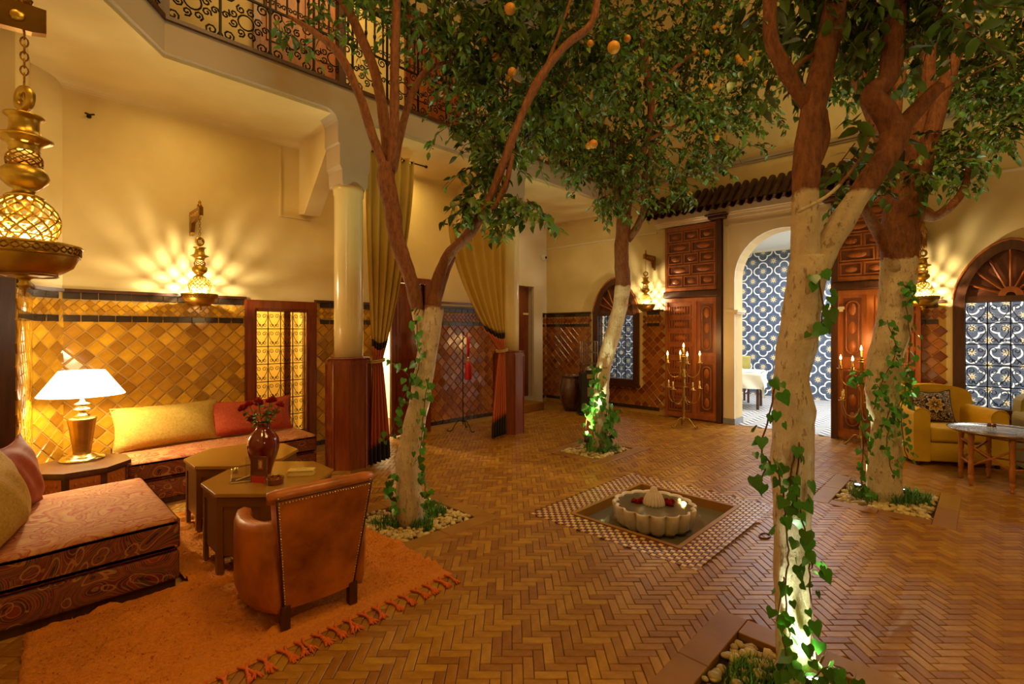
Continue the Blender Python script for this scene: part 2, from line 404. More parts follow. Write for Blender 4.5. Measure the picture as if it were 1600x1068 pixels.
# ---------------------------------------------------------------- mesh helpers
class MB:
    def __init__(s):
        s.v = []; s.f = []; s.fm = []; s.sm = []; s.M = Matrix(); s.mi = 0
    def add(s, vs, fs, smooth=False):
        b = len(s.v)
        Mx = s.M
        s.v.extend([tuple(Mx @ Vector(p)) for p in vs])
        for f in fs:
            s.f.append(tuple(i + b for i in f)); s.fm.append(s.mi); s.sm.append(smooth)
        return s
    def box(s, x0, x1, y0, y1, z0, z1):
        if x1 < x0: x0, x1 = x1, x0
        if y1 < y0: y0, y1 = y1, y0
        if z1 < z0: z0, z1 = z1, z0
        return s.add([(x0, y0, z0), (x1, y0, z0), (x1, y1, z0), (x0, y1, z0), (x0, y0, z1), (x1, y0, z1), (x1, y1, z1), (x0, y1, z1)],
              [(0, 3, 2, 1), (4, 5, 6, 7), (0, 1, 5, 4), (1, 2, 6, 5), (2, 3, 7, 6), (3, 0, 4, 7)])
    def rbox(s, x0, x1, y0, y1, z0, z1, r=0.02, seg=2, smooth=True):
        bm = bmesh.new(); bmesh.ops.create_cube(bm, size=1)
        for v in bm.verts:
            v.co = Vector(((x0 + x1) / 2 + v.co.x * abs(x1 - x0), (y0 + y1) / 2 + v.co.y * abs(y1 - y0), (z0 + z1) / 2 + v.co.z * abs(z1 - z0)))
        bmesh.ops.bevel(bm, geom=bm.edges[:], offset=r, segments=seg, profile=0.5, affect='EDGES')
        s.bm(bm, smooth); return s
    def bm(s, bm, smooth=False):
        bm.verts.index_update()
        s.add([v.co[:] for v in bm.verts], [[v.index for v in f.verts] for f in bm.faces], smooth); bm.free()
    def lathe(s, prof, n=24, c=(0, 0, 0), smooth=True, lobes=0, lobe=0.0, axis='Z', cap=True):
        vs = []; fs = []
        for (r, z) in prof:
            for i in range(n):
                a = 2 * PI * i / n
                rr = r * (1 + (lobe * abs(math.cos(lobes * a / 2)) if lobes else 0))
                p = (rr * math.cos(a), rr * math.sin(a), z)
                if axis == 'Y': p = (p[0], p[2], p[1])
                if axis == 'X': p = (p[2], p[0], p[1])
                vs.append((p[0] + c[0], p[1] + c[1], p[2] + c[2]))
        for k in range(len(prof) - 1):
            for i in range(n):
                j = (i + 1) % n
                fs.append((k * n + i, k * n + j, (k + 1) * n + j, (k + 1) * n + i))
        if cap:
            if prof[0][0] > 1e-4: fs.append(tuple(range(n))[::-1])
            if prof[-1][0] > 1e-4: fs.append(tuple(range((len(prof) - 1) * n, len(prof) * n)))
        s.add(vs, fs, smooth); return s
    def tube(s, pts, r, n=6, smooth=True, closed=False):
        pts = [Vector(p) for p in pts]
        rs = r if isinstance(r, (list, tuple)) else [r] * len(pts)
        vs = []; fs = []; up = None
        L = len(pts)
        for k, p in enumerate(pts):
            if closed: d = pts[(k + 1) % L] - pts[k - 1]
            else: d = (pts[min(k + 1, L - 1)] - pts[max(k - 1, 0)])
            if d.length < 1e-9: d = Vector((0, 0, 1))
            d.normalize()
            if up is None:
                up = Vector((0, 0, 1)) if abs(d.z) < 0.9 else Vector((1, 0, 0))
            a = d.cross(up)
            if a.length < 1e-5: a = d.orthogonal()
            a.normalize(); b2 = a.cross(d).normalized(); up = b2
            for i in range(n):
                t = 2 * PI * i / n
                vs.append(tuple(p + (a * math.cos(t) + b2 * math.sin(t)) * rs[k]))
        for k in range(L if closed else L - 1):
            k2 = (k + 1) % L
            for i in range(n):
                j = (i + 1) % n
                fs.append((k * n + i, k * n + j, k2 * n + j, k2 * n + i))
        if not closed:
            fs.append(tuple(range(n))[::-1]); fs.append(tuple(range((L - 1) * n, L * n)))
        s.add(vs, fs, smooth); return s
    def prism(s, poly, a0, a1, plane='XY', smooth=False):
        n = len(poly)
        def mp(p, h):
            if plane == 'XY': return (p[0], p[1], h)
            if plane == 'XZ': return (p[0], h, p[1])
            return (h, p[0], p[1])
        vs = [mp(p, a0) for p in poly] + [mp(p, a1) for p in poly]
        fs = [tuple(range(n))[::-1], tuple(range(n, 2 * n))] + [(i, (i + 1) % n, n + (i + 1) % n, n + i) for i in range(n)]
        s.add(vs, fs, smooth); return s
    def sphere(s, c, r, n=10, m=7, sq=(1, 1, 1)):
        prof = [(max(1e-4, math.sin(PI * i / m)) * r, -math.cos(PI * i / m) * r) for i in range(m + 1)]
        o = s.M.copy(); s.M = s.M @ Matrix.Translation(c) @ Matrix.Diagonal((*sq, 1))
        s.lathe(prof, n, cap=False); s.M = o; return s
    def grid(s, fn, nu, nv, smooth=True, closed_u=False):
        vs = []; fs = []
        for j in range(nv + 1):
            for i in range(nu + 1): vs.append(fn(i / nu, j / nv))
        W = nu + 1
        for j in range(nv):
            for i in range(nu): fs.append((j * W + i, j * W + i + 1, (j + 1) * W + i + 1, (j + 1) * W + i))
        s.add(vs, fs, smooth); return s
    def mesh(s, name, mats):
        me = bpy.data.meshes.new(name)
        me.from_pydata(s.v, [], s.f)
        if not isinstance(mats, (list, tuple)): mats = [mats]
        for m in mats: me.materials.append(m)
        me.polygons.foreach_set('use_smooth', s.sm)
        if len(mats) > 1: me.polygons.foreach_set('material_index', s.fm)
        bm = bmesh.new(); bm.from_mesh(me); bmesh.ops.recalc_face_normals(bm, faces=bm.faces); bm.to_mesh(me); bm.free()
        me.update()
        return me
def link(name, me, parent=None, loc=None, rot=None, kind=None):
    o = bpy.data.objects.new(name, me); COL.objects.link(o)
    if parent: o.parent = parent
    if loc is not None: o.location = loc
    if rot is not None: o.rotation_euler = rot
    if kind: o['kind'] = kind
    return o
def part(name, mb, m, parent=None, kind=None, label=None, loc=None, rot=None):
    if isinstance(m, str): m = M[m]
    if isinstance(m, (list, tuple)): m = [M[x] if isinstance(x, str) else x for x in m]
    o = link(name, mb.mesh(name, m), parent, loc, rot, kind)
    if label: o['label'] = label
    return o
def thing(name, label, cat, loc=(0, 0, 0), rz=0.0, group=None):
    o = bpy.data.objects.new(name, None); COL.objects.link(o)
    o.empty_display_size = 0.1
    o.location = loc; o.rotation_euler = (0, 0, rz)
    tag(o, label, cat, group); return o
def tag(o, label, cat, group=None):
    o['label'] = label; o['category'] = cat
    if group: o['group'] = group
    return o
def struct(name, mb, m, label=None):
    o = part(name, mb, m, None, 'structure')
    if label: o['label'] = label
    return o
def dup(root, loc, rz, label, group=None):
    r = root.copy(); COL.objects.link(r); r.location = loc; r.rotation_euler = (0, 0, rz)
    r['label'] = label
    if group: r['group'] = group
    for ch in list(root.children):
        c = ch.copy(); COL.objects.link(c); c.parent = r
        for g in ch.children:
            d = g.copy(); COL.objects.link(d); d.parent = c
    return r
def spline(pts, per=5):
    P = [Vector(p) for p in pts]; out = []
    for i in range(len(P) - 1):
        p0 = P[max(i - 1, 0)]; p1 = P[i]; p2 = P[i + 1]; p3 = P[min(i + 2, len(P) - 1)]
        for k in range(per):
            t = k / per
            out.append(0.5 * ((2 * p1) + (-p0 + p2) * t + (2 * p0 - 5 * p1 + 4 * p2 - p3) * t * t + (-p0 + 3 * p1 - 3 * p2 + p3) * t ** 3))
    out.append(P[-1]); return out
def interp(rs, per=5):
    out = []
    for i in range(len(rs) - 1):
        for k in range(per): out.append(rs[i] + (rs[i + 1] - rs[i]) * k / per)
    out.append(rs[-1]); return out
def T(*a): return Matrix.Translation(a)
def RZ(a): return Matrix.Rotation(a, 4, 'Z')
def RX(a): return Matrix.Rotation(a, 4, 'X')
def RY(a): return Matrix.Rotation(a, 4, 'Y')

# ================================================================= THE SETTING
WX = 8.45      # right-hand wall plane (x), faces -x
WY = 6.25      # loggia back wall plane (y), faces -y
FY = 5.05      # balcony fascia plane

def arch_pts(a0, a1, zs, zt, n=14, p=2.0, q=0.5):
    c = (a0 + a1) / 2; h = (a1 - a0) / 2; out = []
    for i in range(n + 1):
        u = -math.cos(PI * i / n)
        out.append((c + u * h, zs + (zt - zs) * max(0.0, 1 - abs(u) ** p) ** q))
    return out

def wall_openings(mb, plane, d0, d1, a0, a1, ztop, ops):
    """solid wall slab from a0..a1 with openings (b0, b1, z0, top outline points)."""
    ops = sorted(ops); cur = a0
    for b0, b1, z0, top in ops:
        if b0 > cur: mb.prism([(cur, 0), (b0, 0), (b0, ztop), (cur, ztop)], d0, d1, plane)
        if z0 > 0: mb.prism([(b0, 0), (b1, 0), (b1, z0), (b0, z0)], d0, d1, plane)
        for i in range(len(top) - 1):
            p, q = top[i], top[i + 1]
            if q[0] - p[0] < 1e-5: continue
            mb.prism([(p[0], p[1]), (q[0], q[1]), (q[0], ztop), (p[0], ztop)], d0, d1, plane)
        cur = b1
    if a1 > cur: mb.prism([(cur, 0), (a1, 0), (a1, ztop), (cur, ztop)], d0, d1, plane)

W1 = (4.82, 5.80); W2 = (-0.68, 0.30); AR = (1.60, 3.02)
PTD = dict(p=1.7, q=0.62)
ARCH = arch_pts(AR[0], AR[1], 2.42, 3.16, 18)
mb = MB()
wall_openings(mb, 'YZ', WX, WX + 0.32, -3.2, 7.4, 8.6, [
    (W1[0], W1[1], 0.52, arch_pts(W1[0], W1[1], 1.9, 2.56, 14, **PTD)),
    (W2[0], W2[1], 0.50, arch_pts(W2[0], W2[1], 1.95, 2.62, 14, **PTD)),
    (AR[0], AR[1], 0.0, ARCH)])
wall_right = struct('wall_right', mb, 'plaster')
# mouldings of the right wall
mb = MB()
mb.box(WX - 0.05, WX, -3.2, 7.2, 4.30, 4.36).box(WX - 0.025, WX, -3.2, 7.2, 4.27, 4.30)
struct('trim_1', mb, 'fascia')
mb = MB()
mb.box(WX - 0.02, WX, -3.2, 0.80, 3.47, 3.50).box(WX - 0.02, WX, 4.42, 7.1, 3.36, 3.385)
struct('trim_2', mb, 'plaster2')
# surround of the arched opening
mb = MB()
wall_openings(mb, 'YZ', WX - 0.05, WX - 0.001, 1.27, 3.20, 3.42, [(AR[0], AR[1], 0.0, ARCH)])
struct('trim_3', mb, 'plaster2')
mb = MB()
for (a, b, c, d) in [(1.33, 1.36, 1.95, 3.32), (3.11, 3.14, 1.95, 3.32), (1.33, 3.14, 3.30, 3.33)]:
    mb.box(WX - 0.062, WX - 0.05, a, b, c, d)
mb.box(WX - 0.10, WX + 0.30, 3.02 - 0.07, 3.14, 1.86, 1.90).box(WX - 0.08, WX + 0.30, 3.02 - 0.05, 3.12, 1.83, 1.86)
mb.box(WX - 0.10, WX + 0.30, 1.48, 1.60 + 0.07, 1.86, 1.90).box(WX - 0.08, WX + 0.30, 1.50, 1.60 + 0.05, 1.83, 1.86)
struct('trim_4', mb, 'plaster2')
mb = MB()
for x0, x1, z0, z1 in [(0.10, 0, 3.42, 3.47), (0.14, 0, 3.47, 3.50), (0.18, 0, 3.50, 3.66)]:
    mb.box(WX - x0, WX, 0.72, 4.40, z0, z1)
struct('trim_5', mb, 'plaster2')

# loggia back wall with window and door openings
NW = (2.06, 2.71, 0.27, 1.82); ND = (3.74, 4.52, 2.26)
mb = MB()
wall_openings(mb, 'XZ', WY, WY + 0.3, 0.39, 6.3, 6.8, [
    (NW[0], NW[1], NW[2], [(NW[0], NW[3]), (NW[1], NW[3])]), (ND[0], ND[1], 0, [(ND[0], ND[2]), (ND[1], ND[2])])])
wall_back = struct('wall_back', mb, 'plaster')
mb = MB()
mb.prism([(0.39, 6.25), (0.17, 6.03), (0.06, 4.83), (-0.47, 4.83), (-0.47, 6.55), (0.39, 6.55)], 0, 6.8)
wall_left = struct('wall_left', mb, 'plaster')
mb = MB(); mb.box(-0.75, -0.47, -0.6, 6.55, 0, 6.8)
struct('wall_side', mb, 'plaster')
mb = MB(); mb.box(-0.47, 0.055, 4.79, 4.828, 0, 1.95); mb.box(-0.03, 0.06, 4.76, 4.79, 0, 1.97)
part('corner_casing', mb, 'darkwood', wall_left)
mb = MB()
wall_openings(mb, 'XZ', 7.1, 7.4, 6.3, WX, 6.8, [(7.42, 7.93, 0.0, [(7.42, 2.50), (7.93, 2.50)])])
mb.box(6.0, 6.3, 6.56, 7.4, 0, 6.8)
wall_recess = struct('wall_recess', mb, 'plaster2')
mb = MB()
mb.rbox(6.30, 7.45, 6.32, 7.1, 0, 0.15, 0.012, 2, False)
part('step', mb, 'slab', wall_recess)
mb = MB(); mb.box(7.93, 8.22, 7.02, 7.1, 0.0, 2.5).box(7.36, 8.22, 7.015, 7.1, 2.5, 2.62)
part('door_jamb', mb, 'plaster2', wall_recess)

# ceiling of the loggia (underside of the gallery), with the chamfered court corner
mb = MB()
poly = [(0.96, 5.10), (8.45, 5.10), (8.45, 7.1), (-0.45, 7.1), (-0.45, 3.35)]
mb.prism(poly, 3.90, 4.0)
ceiling = struct('ceiling', mb, 'plaster')
mb = MB()   # soft cove along the wall line
for i in range(6):
    a0 = PI / 2 * i / 6; a1 = PI / 2 * (i + 1) / 6; r = 0.09
    mb.prism([(6.25, 3.9), (6.25 - r + r * math.sin(a0), 3.9 - r + r * math.cos(a0)), (6.25 - r + r * math.sin(a1), 3.9 - r + r * math.cos(a1))], 0.3, 6.3, 'YZ')
part('ceiling_cove', mb, 'plaster', ceiling)

# fascia with arched bays standing on the two columns
def bay_outline():
    P = [(0.96, 4.20), (0.96, 3.93)]
    for cx, wl, wr in ((2.72, 0.20, 0.20), (5.30, 0.20, 0.20)):
        r = 0.14
        xl = cx - wl; xr = cx + wr
        for i in range(7):
            a = PI / 2 * i / 6
            P.append((xl - r + r * math.sin(a), 3.93 - r + r * math.cos(a)))
        P += [(xl, 3.60), (xl + 0.02, 3.58), (xl + 0.02, 3.36), (xl + 0.045, 3.31), (xl + 0.05, 3.17), (xl + 0.06, 3.15)]
        P += [(xr - 0.06, 3.15), (xr - 0.05, 3.17), (xr - 0.045, 3.31), (xr - 0.02, 3.36), (xr - 0.02, 3.58), (xr, 3.60)]
        for i in range(7):
            a = PI / 2 * i / 6
            P.append((xr + r - r * math.cos(a), 3.93 - r + r * math.sin(a)))
    P += [(8.45, 3.93), (8.45, 4.20)]
    return P
mb = MB(); mb.prism(bay_outline(), FY, FY + 0.32, 'XZ')
mb.prism([(0.96, 5.05), (0.96, 5.37), (-0.45, 3.72), (-0.45, 3.25)], 3.93, 4.20)
fas = struct('trim_6', mb, 'fascia'); fas['label'] = 'plaster fascia of the gallery above the loggia, tree shade in its grey-brown colour'
mb = MB()
mb.box(0.93, 8.45, FY - 0.035, FY + 0.1, 4.20, 4.235)
mb.prism([(0.96, 5.01), (0.93, 5.12), (-0.45, 3.35), (-0.45, 3.18)], 4.20, 4.235)
struct('trim_7', mb, 'darkwood')
# sloping wall brackets behind each column
for k, cx in enumerate((2.60, 5.18)):
    mb = MB(); mb.prism([(6.25, 3.02), (6.25, 3.9), (5.36, 3.9), (5.36, 3.78), (6.10, 3.0)], cx, cx + 0.2, 'YZ')
    struct('trim_%d' % (8 + k), mb, 'plaster')
# raised panel lines on the plaster beside the bracket
mb = MB(); mb.box(2.36, 2.38, 6.235, 6.25, 2.98, 3.80).box(2.36, 2.75, 6.235, 6.25, 2.96, 2.98)
part('panel_moulding', mb, 'plaster', wall_back)

# gallery floor, roof and back wall stuff
mb = MB(); mb.box(0.2, 8.45, 5.30, 7.1, 4.0, 4.2).box(-0.45, 0.96, 5.4, 7.1, 4.0, 4.2)
struct('floor_gallery', mb, 'slab')

# columns: plaster shaft over octagonal mahogany base
def octa(r, rot=PI / 8): return [(r * math.cos(rot + i * PI / 4), r * math.sin(rot + i * PI / 4)) for i in range(8)]
col_labels = ('round plaster column on red wood base between sofa and tied curtain', 'round plaster column on red wood base near the recessed doorway')
for (cx, cy), lb in zip(((2.72, 5.20), (5.30, 5.20)), col_labels):
    c = thing('column', lb, 'column', (cx, cy, 0), TH, 'courtyard columns')
    mb = MB(); mb.lathe([(0.155, 1.24), (0.158, 1.6), (0.155, 3.05), (0.165, 3.07), (0.165, 3.11), (0.175, 3.15)], 32); part('shaft', mb, 'column', c)
    mb = MB(); mb.prism(octa(0.245), 0.03, 1.20); part('base_casing', mb, 'wood', c)
    mb = MB()
    for i in range(8):
        a = PI / 8 + i * PI / 4
        mb.M = RZ(a); mb.box(0.232, 0.250, -0.012, 0.012, 0.03, 1.19)
    mb.M = Matrix(); part('corner_bead', mb, 'wood', c)
    mb = MB(); mb.prism(octa(0.255), 1.18, 1.215); mb.prism(octa(0.235), 1.215, 1.235); mb.lathe([(0.22, 1.235), (0.235, 1.25), (0.17, 1.262)], 32); part('cap_moulding', mb, 'wood', c)
    mb = MB(); mb.prism(octa(0.252), 0, 0.035); part('plinth', mb, 'slab', c)

# ---------------------------------------------------------------- tiled dados
def diamond_mesh(s, th=0.012, name='tile', m='tile_y'):
    h = s / math.sqrt(2); g = 0.90
    o = [(h * g, 0), (0, h * g), (-h * g, 0), (0, -h * g)]
    i_ = [(x * 0.90, y * 0.90) for x, y in o]
    mb = MB()
    vs = [(x, 0, z) for x, z in o] + [(x, -th * 0.6, z) for x, z in o] + [(x, -th, z) for x, z in i_]
    fs = [(8, 9, 10, 11)] + [(4 + k, 4 + (k + 1) % 4, 8 + (k + 1) % 4, 8 + k) for k in range(4)] + [(k, (k + 1) % 4, 4 + (k + 1) % 4, 4 + k) for k in range(4)]
    mb.add(vs, fs); return mb
def place(origin, ang, a, z, off=0.0):
    """wall frame: a runs along the wall, outward normal is local -y"""
    return Matrix.Translation(origin) @ RZ(ang) @ Matrix.Translation((a, -off, z))
def dado(parent, origin, ang, L, holes, m, nparts, sd=0.115, ztop=1.92, kparts=True, skirt=True):
    base = diamond_mesh(sd); me = base.mesh('tile', M[m])
    h = sd / math.sqrt(2); spots = []
    z0 = 0.14; z1 = ztop - 0.29
    nr = int((z1 - z0) / h) + 1
    for r in range(nr + 1):
        z = z1 - r * h
        for i in range(int(L / (2 * h)) + 2):
            a = (i + (0.5 if r % 2 else 0)) * 2 * h
            if a > L + h * 0.3 or z < z0 - h * 0.4: continue
            if any(b0 + 0.01 < a < b1 - 0.01 and c0 < z < c1 for b0, b1, c0, c1 in holes): continue
            spots.append((a, z))
    mats = []
    for a, z in spots:
        mt = place(origin, ang, a, z, 0.004) @ RX(random.gauss(0, 0.014)) @ RZ(random.gauss(0, 0.014)) @ RY(random.gauss(0, 0.012))
        d = (mt.translation - Vector((0, 0, 1.55))).length
        mats.append((d, mt))
    mats.sort(key=lambda q: q[0])
    for d, mt in mats[:nparts]:
        o = link('tile', me, parent); o.matrix_local = mt
    if mats[nparts:]:
        mb = MB()
        for d, mt in mats[nparts:]:
            mb.M = mt; mb.add(base.v, base.f)
        mb.M = Matrix(); part('tile_field', mb, m, parent, 'stuff')
    # small diamonds of the border band
    sm = diamond_mesh(0.056, 0.010); mb = MB(); hh = 0.056 / math.sqrt(2)
    zc = ztop - 0.145
    for r in (-1, 0, 1):
        for i in range(int(L / (2 * hh)) + 1):
            a = (i + (0.5 if r else 0)) * 2 * hh
            if a > L: continue
            if any(b0 < a < b1 and c1 > zc for b0, b1, c0, c1 in holes): continue
            mb.M = place(origin, ang, a, zc + r * hh, 0.004) @ RX(random.gauss(0, 0.02)); mb.add(sm.v, sm.f)
    mb.M = Matrix(); part('border_tiles', mb, m, parent, 'stuff')
    # black listels
    bw = 0.13; bk = MB(); bk.rbox(-bw / 2 + 0.003, bw / 2 - 0.003, -0.014, 0, -0.031, 0.031, 0.003, 1, False); bme = bk.mesh('border_tile', M['tile_k'])
    rest = MB()
    for zc2 in (ztop - 0.035, ztop - 0.25) + ((0.105,) if skirt else ()):
        for i in range(int(L / bw)):
            a = (i + 0.5) * bw
            if any(b0 - 0.05 < a < b1 + 0.05 and c0 < zc2 < c1 for b0, b1, c0, c1 in holes): continue
            mt = place(origin, ang, a, zc2, 0.004)
            if kparts and zc2 > 1: o = link('border_tile', bme, parent); o.matrix_local = mt
            else: rest.M = mt; rest.add(bk.v, bk.f)
    rest.M = Matrix()
    if rest.v: part('listel_tiles', rest, 'tile_k', parent, 'stuff')
    # grout bed, split round the openings, and ledge on top
    gb = MB(); lg = MB()
    cur = 0.0
    segs = []
    for b0, b1, c0, c1 in sorted(holes):
        segs.append((cur, b0, 0.0, ztop)); 
        if c0 > 0.05: segs.append((b0, b1, 0.0, c0))
        cur = b1
    segs.append((cur, L, 0.0, ztop))
    for a0, a1, c0, c1 in segs:
        if a1 - a0 < 0.01: continue
        gb.M = place(origin, ang, 0, 0); gb.box(a0, a1, -0.005, 0.0, c0, c1)
        if c1 == ztop:
            lg.M = gb.M; lg.box(a0, a1, -0.03, 0, ztop, ztop + 0.03).box(a0, a1, -0.02, 0, ztop - 0.004, ztop)
    gb.M = lg.M = Matrix()
    part('grout_bed', gb, 'grout', parent); part('dado_ledge', lg, 'darkwood', parent)

# niche and loggia wall: amber left of the door, red-brown right of it
FW = (NW[0] - 0.08, NW[1] + 0.08, NW[2] - 0.08, NW[3] + 0.2)
dado(wall_back, (0.39, WY, 0), 0, 3.30, [(FW[0] - 0.39, FW[1] - 0.39, FW[2], 2.2)], 'tile_y', 260)
dado(wall_back, (4.60, WY, 0), 0, 1.70, [], 'tile_r', 40, kparts=False)
dado(wall_recess, (8.24, 7.1, 0), 0, 0.20, [], 'tile_r', 0, kparts=False)
# chamfer and left side wall
ch_len = math.hypot(0.22, 0.22)
dado(wall_left, (0.17, 6.03, 0), math.atan2(0.22, 0.22), ch_len, [], 'tile_y', 40)
sl = math.hypot(0.11, 1.2)
dado(wall_left, (0.17 - 0.11, 6.03 - 1.2, 0), math.atan2(1.2, 0.11), sl, [], 'tile_y', 100)
# right wall (wall frame runs from far end towards the camera side, normal -x)
def rw(y0, y1, holes, np_, **k):
    dado(wall_right, (WX, y1, 0), -PI / 2, y1 - y0, [(y1 - b, y1 - a, c, d) for a, b, c, d in holes], 'tile_r', np_, **k)
rw(4.30, 7.1, [(W1[0] - 0.1, W1[1] + 0.1, 0.44, 2.7)], 170)
rw(-1.4, 0.86, [(W2[0] - 0.1, W2[1] + 0.1, 0.42, 2.7)], 120)
rw(3.20, 3.30, [], 0, kparts=False)

# ---------------------------------------------------------------- FLOOR
PITS = [(1.98, 2.74, 3.08, 3.80), (5.00, 5.80, 3.38, 4.00), (1.90, 2.63, 0.20, 0.93), (5.30, 6.12, 0.33, 1.04)]
POOL = (3.38, 4.48, 1.61, 2.52); MOSO = (3.12, 4.76, 1.36, 2.80)
HOLES = [(a - .03, b + .03, c - .03, d + .03) for a, b, c, d in PITS] + [(POOL[0] - .03, POOL[1] + .03, POOL[2] - .03, POOL[3] + .03)]
FX0, FX1, FY0, FY1 = -0.5, 8.46, -1.6, 7.12
def rect_cells(x0, x1, y0, y1, holes):
    xs = sorted(set([x0, x1] + [h[0] for h in holes] + [h[1] for h in holes])); ys = sorted(set([y0, y1] + [h[2] for h in holes] + [h[3] for h in holes]))
    for i in range(len(xs) - 1):
        for j in range(len(ys) - 1):
            cx, cy = (xs[i] + xs[i + 1]) / 2, (ys[j] + ys[j + 1]) / 2
            if any(h[0] < cx < h[1] and h[2] < cy < h[3] for h in holes): continue
            if not (x0 < cx < x1 and y0 < cy < y1): continue
            yield xs[i], xs[i + 1], ys[j], ys[j + 1]
mb = MB()
for c in rect_cells(FX0, FX1, FY0, FY1, HOLES): mb.box(*c, -0.16, -0.008)
mb.box(FX0, FX1, FY0, FY1, -0.25, -0.16)
mb.box(1.0, FX1, -3.0, FY0, -0.16, -0.008).box(3.4, 4.8, 6.5, 9.0, -0.1, 0.0)
floor = struct('floor', mb, 'mortar')
BW, BL = 0.05, 0.15
def brick_mb():
    b = MB(); hx, hy = BL / 2 - 0.0016, BW / 2 - 0.0016; e = 0.003
    vs = [(sx * hx, sy * hy, -0.010) for sx, sy in ((-1, -1), (1, -1), (1, 1), (-1, 1))] + [(sx * hx, sy * hy, -e) for sx, sy in ((-1, -1), (1, -1), (1, 1), (-1, 1))] + \
         [(sx * (hx - e), sy * (hy - e), 0) for sx, sy in ((-1, -1), (1, -1), (1, 1), (-1, 1))]
    fs = [(8, 9, 10, 11)] + [(k, (k + 1) % 4, 4 + (k + 1) % 4, 4 + k) for k in range(4)] + [(4 + k, 4 + (k + 1) % 4, 8 + (k + 1) % 4, 8 + k) for k in range(4)]
    b.add(vs, fs); return b
bb = brick_mb(); bme = bb.mesh('brick', M['brick'])
BORD = 0.15
skip = [(a - BORD + 0.02, b + BORD - 0.02, c - BORD + 0.02, d + BORD - 0.02) for a, b, c, d in PITS] + [(MOSO[0] + 0.02, MOSO[1] - 0.02, MOSO[2] + 0.02, MOSO[3] - 0.02)]
bl = []
ca, sa = math.cos(TH - PI / 2), math.sin(TH - PI / 2)
fwd = Vector((math.cos(TH), math.sin(TH))); rgt = Vector((math.sin(TH), -math.cos(TH)))
n = 3
for k in range(-260, 260):
    for l in range(-60, 60):
        u0, v0 = k + n * l, k - n * l
        for (cu, cv, rot) in ((u0 + n / 2, v0 + 0.5, 0), (u0 + 0.5, v0 + 1 + n / 2, 1)):
            U, V = cu * BW, cv * BW
            x = ca * U - sa * V; y = sa * U + ca * V
            if not (-0.46 < x < FX1 - .02 and FY0 < y < FY1 - 0.02): continue
            d = x * fwd.x + y * fwd.y; a = x * rgt.x + y * rgt.y
            if d < 1.3 or abs(a) > d * 1.7 + 0.4: continue
            if y > WY + 0.05 and x < 6.3: continue
            if x < 0.70 and y > 3.6: continue
            if any(s_[0] < x < s_[1] and s_[2] < y < s_[3] for s_ in skip): continue
            if (0.14 < x < 1.90 and 2.56 < y < 3.40) or (0.88 < x < 1.90 and 3.3 < y < 4.8): continue
            if 1.3 < x < 2.35 and y > 5.4 and y < 6.3 : continue
            bl.append((d + abs(a) * 0.05, x, y, (TH - PI / 2) + rot * PI / 2))
bl.sort()
vis = [q for q in bl if 2.17 < (q[1] * fwd.x + q[2] * fwd.y) and abs(q[1] * rgt.x + q[2] * rgt.y) < 1.04 * (q[1] * fwd.x + q[2] * fwd.y)]
near = vis[:300]; ns = set(near)
for q in near:
    o = link('brick', bme, floor, (q[1], q[2], random.uniform(-0.0012, 0.0012)), (random.gauss(0, 0.006), random.gauss(0, 0.004), q[3]))
mb = MB()
for q in bl:
    if q in ns: continue
    mb.M = T(q[1], q[2], random.uniform(-0.0012, 0.0012)) @ RZ(q[3]) @ RX(random.gauss(0, 0.006)) @ RY(random.gauss(0, 0.004))
    mb.add(bb.v, bb.f)
mb.M = Matrix(); part('brick_field', mb, 'brick', floor, 'stuff')
# stone border slabs of each planting pit
for (a, b, c, d) in PITS:
    for (x0, x1, y0, y1) in ((a - BORD, b + BORD, c - BORD, c), (a - BORD, b + BORD, d, d + BORD), (a - BORD, a, c, d), (b, b + BORD, c, d)):
        L = max(x1 - x0, y1 - y0); k = 2
        for i in range(k):
            mb = MB()
            if x1 - x0 > y1 - y0: mb.rbox(x0 + L * i / k + .002, x0 + L * (i + 1) / k - .002, y0 + .001, y1 - .001, -0.09, 0.003, 0.003, 1, False)
            else: mb.rbox(x0 + .001, x1 - .001, y0 + L * i / k + .002, y0 + L * (i + 1) / k - .002, -0.09, 0.003, 0.003, 1, False)
            part('border_slab', mb, 'slab', floor)
# mosaic surround of the fountain pool (small squares), 300 as pieces
ms = 0.0365; tiles = []
nx = int(round((MOSO[1] - MOSO[0]) / ms)); ny = int(round((MOSO[3] - MOSO[2]) / ms))
sx = (MOSO[1] - MOSO[0]) / nx; sy = (MOSO[3] - MOSO[2]) / ny
def sq_mb():
    b = MB(); h = ms / 2 - 0.0018; e = 0.0015
    c4_ = ((-1, -1), (1, -1), (1, 1), (-1, 1))
    vs = [(p * h, q * h, -0.008) for p, q in c4_] + [(p * h, q * h, -e) for p, q in c4_] + [(p * (h - e), q * (h - e), 0.0) for p, q in c4_]
    b.add(vs, [(8, 9, 10, 11)] + [(k, (k + 1) % 4, 4 + (k + 1) % 4, 4 + k) for k in range(4)] + [(4 + k, 4 + (k + 1) % 4, 8 + (k + 1) % 4, 8 + k) for k in range(4)]); return b
sqm = sq_mb(); sq_me = {c: sqm.mesh('mosaic_tile', M[c]) for c in ('mos_r', 'mos_w')}
for i in range(nx):
    for j in range(ny):
        x = MOSO[0] + (i + .5) * sx; y = MOSO[2] + (j + .5) * sy
        if POOL[0] - 0.03 < x < POOL[1] + 0.03 and POOL[2] - 0.03 < y < POOL[3] + 0.03: continue
        ci = 'mos_r' if (i + j) % 2 else 'mos_w'
        tiles.append((math.hypot(x, y), x, y, ci))
tiles.sort()
mos = thing('mosaic_surround', 'checkered oxblood and cream mosaic border round the sunken fountain pool', 'mosaic', ((MOSO[0] + MOSO[1]) / 2, (MOSO[2] + MOSO[3]) / 2, 0))
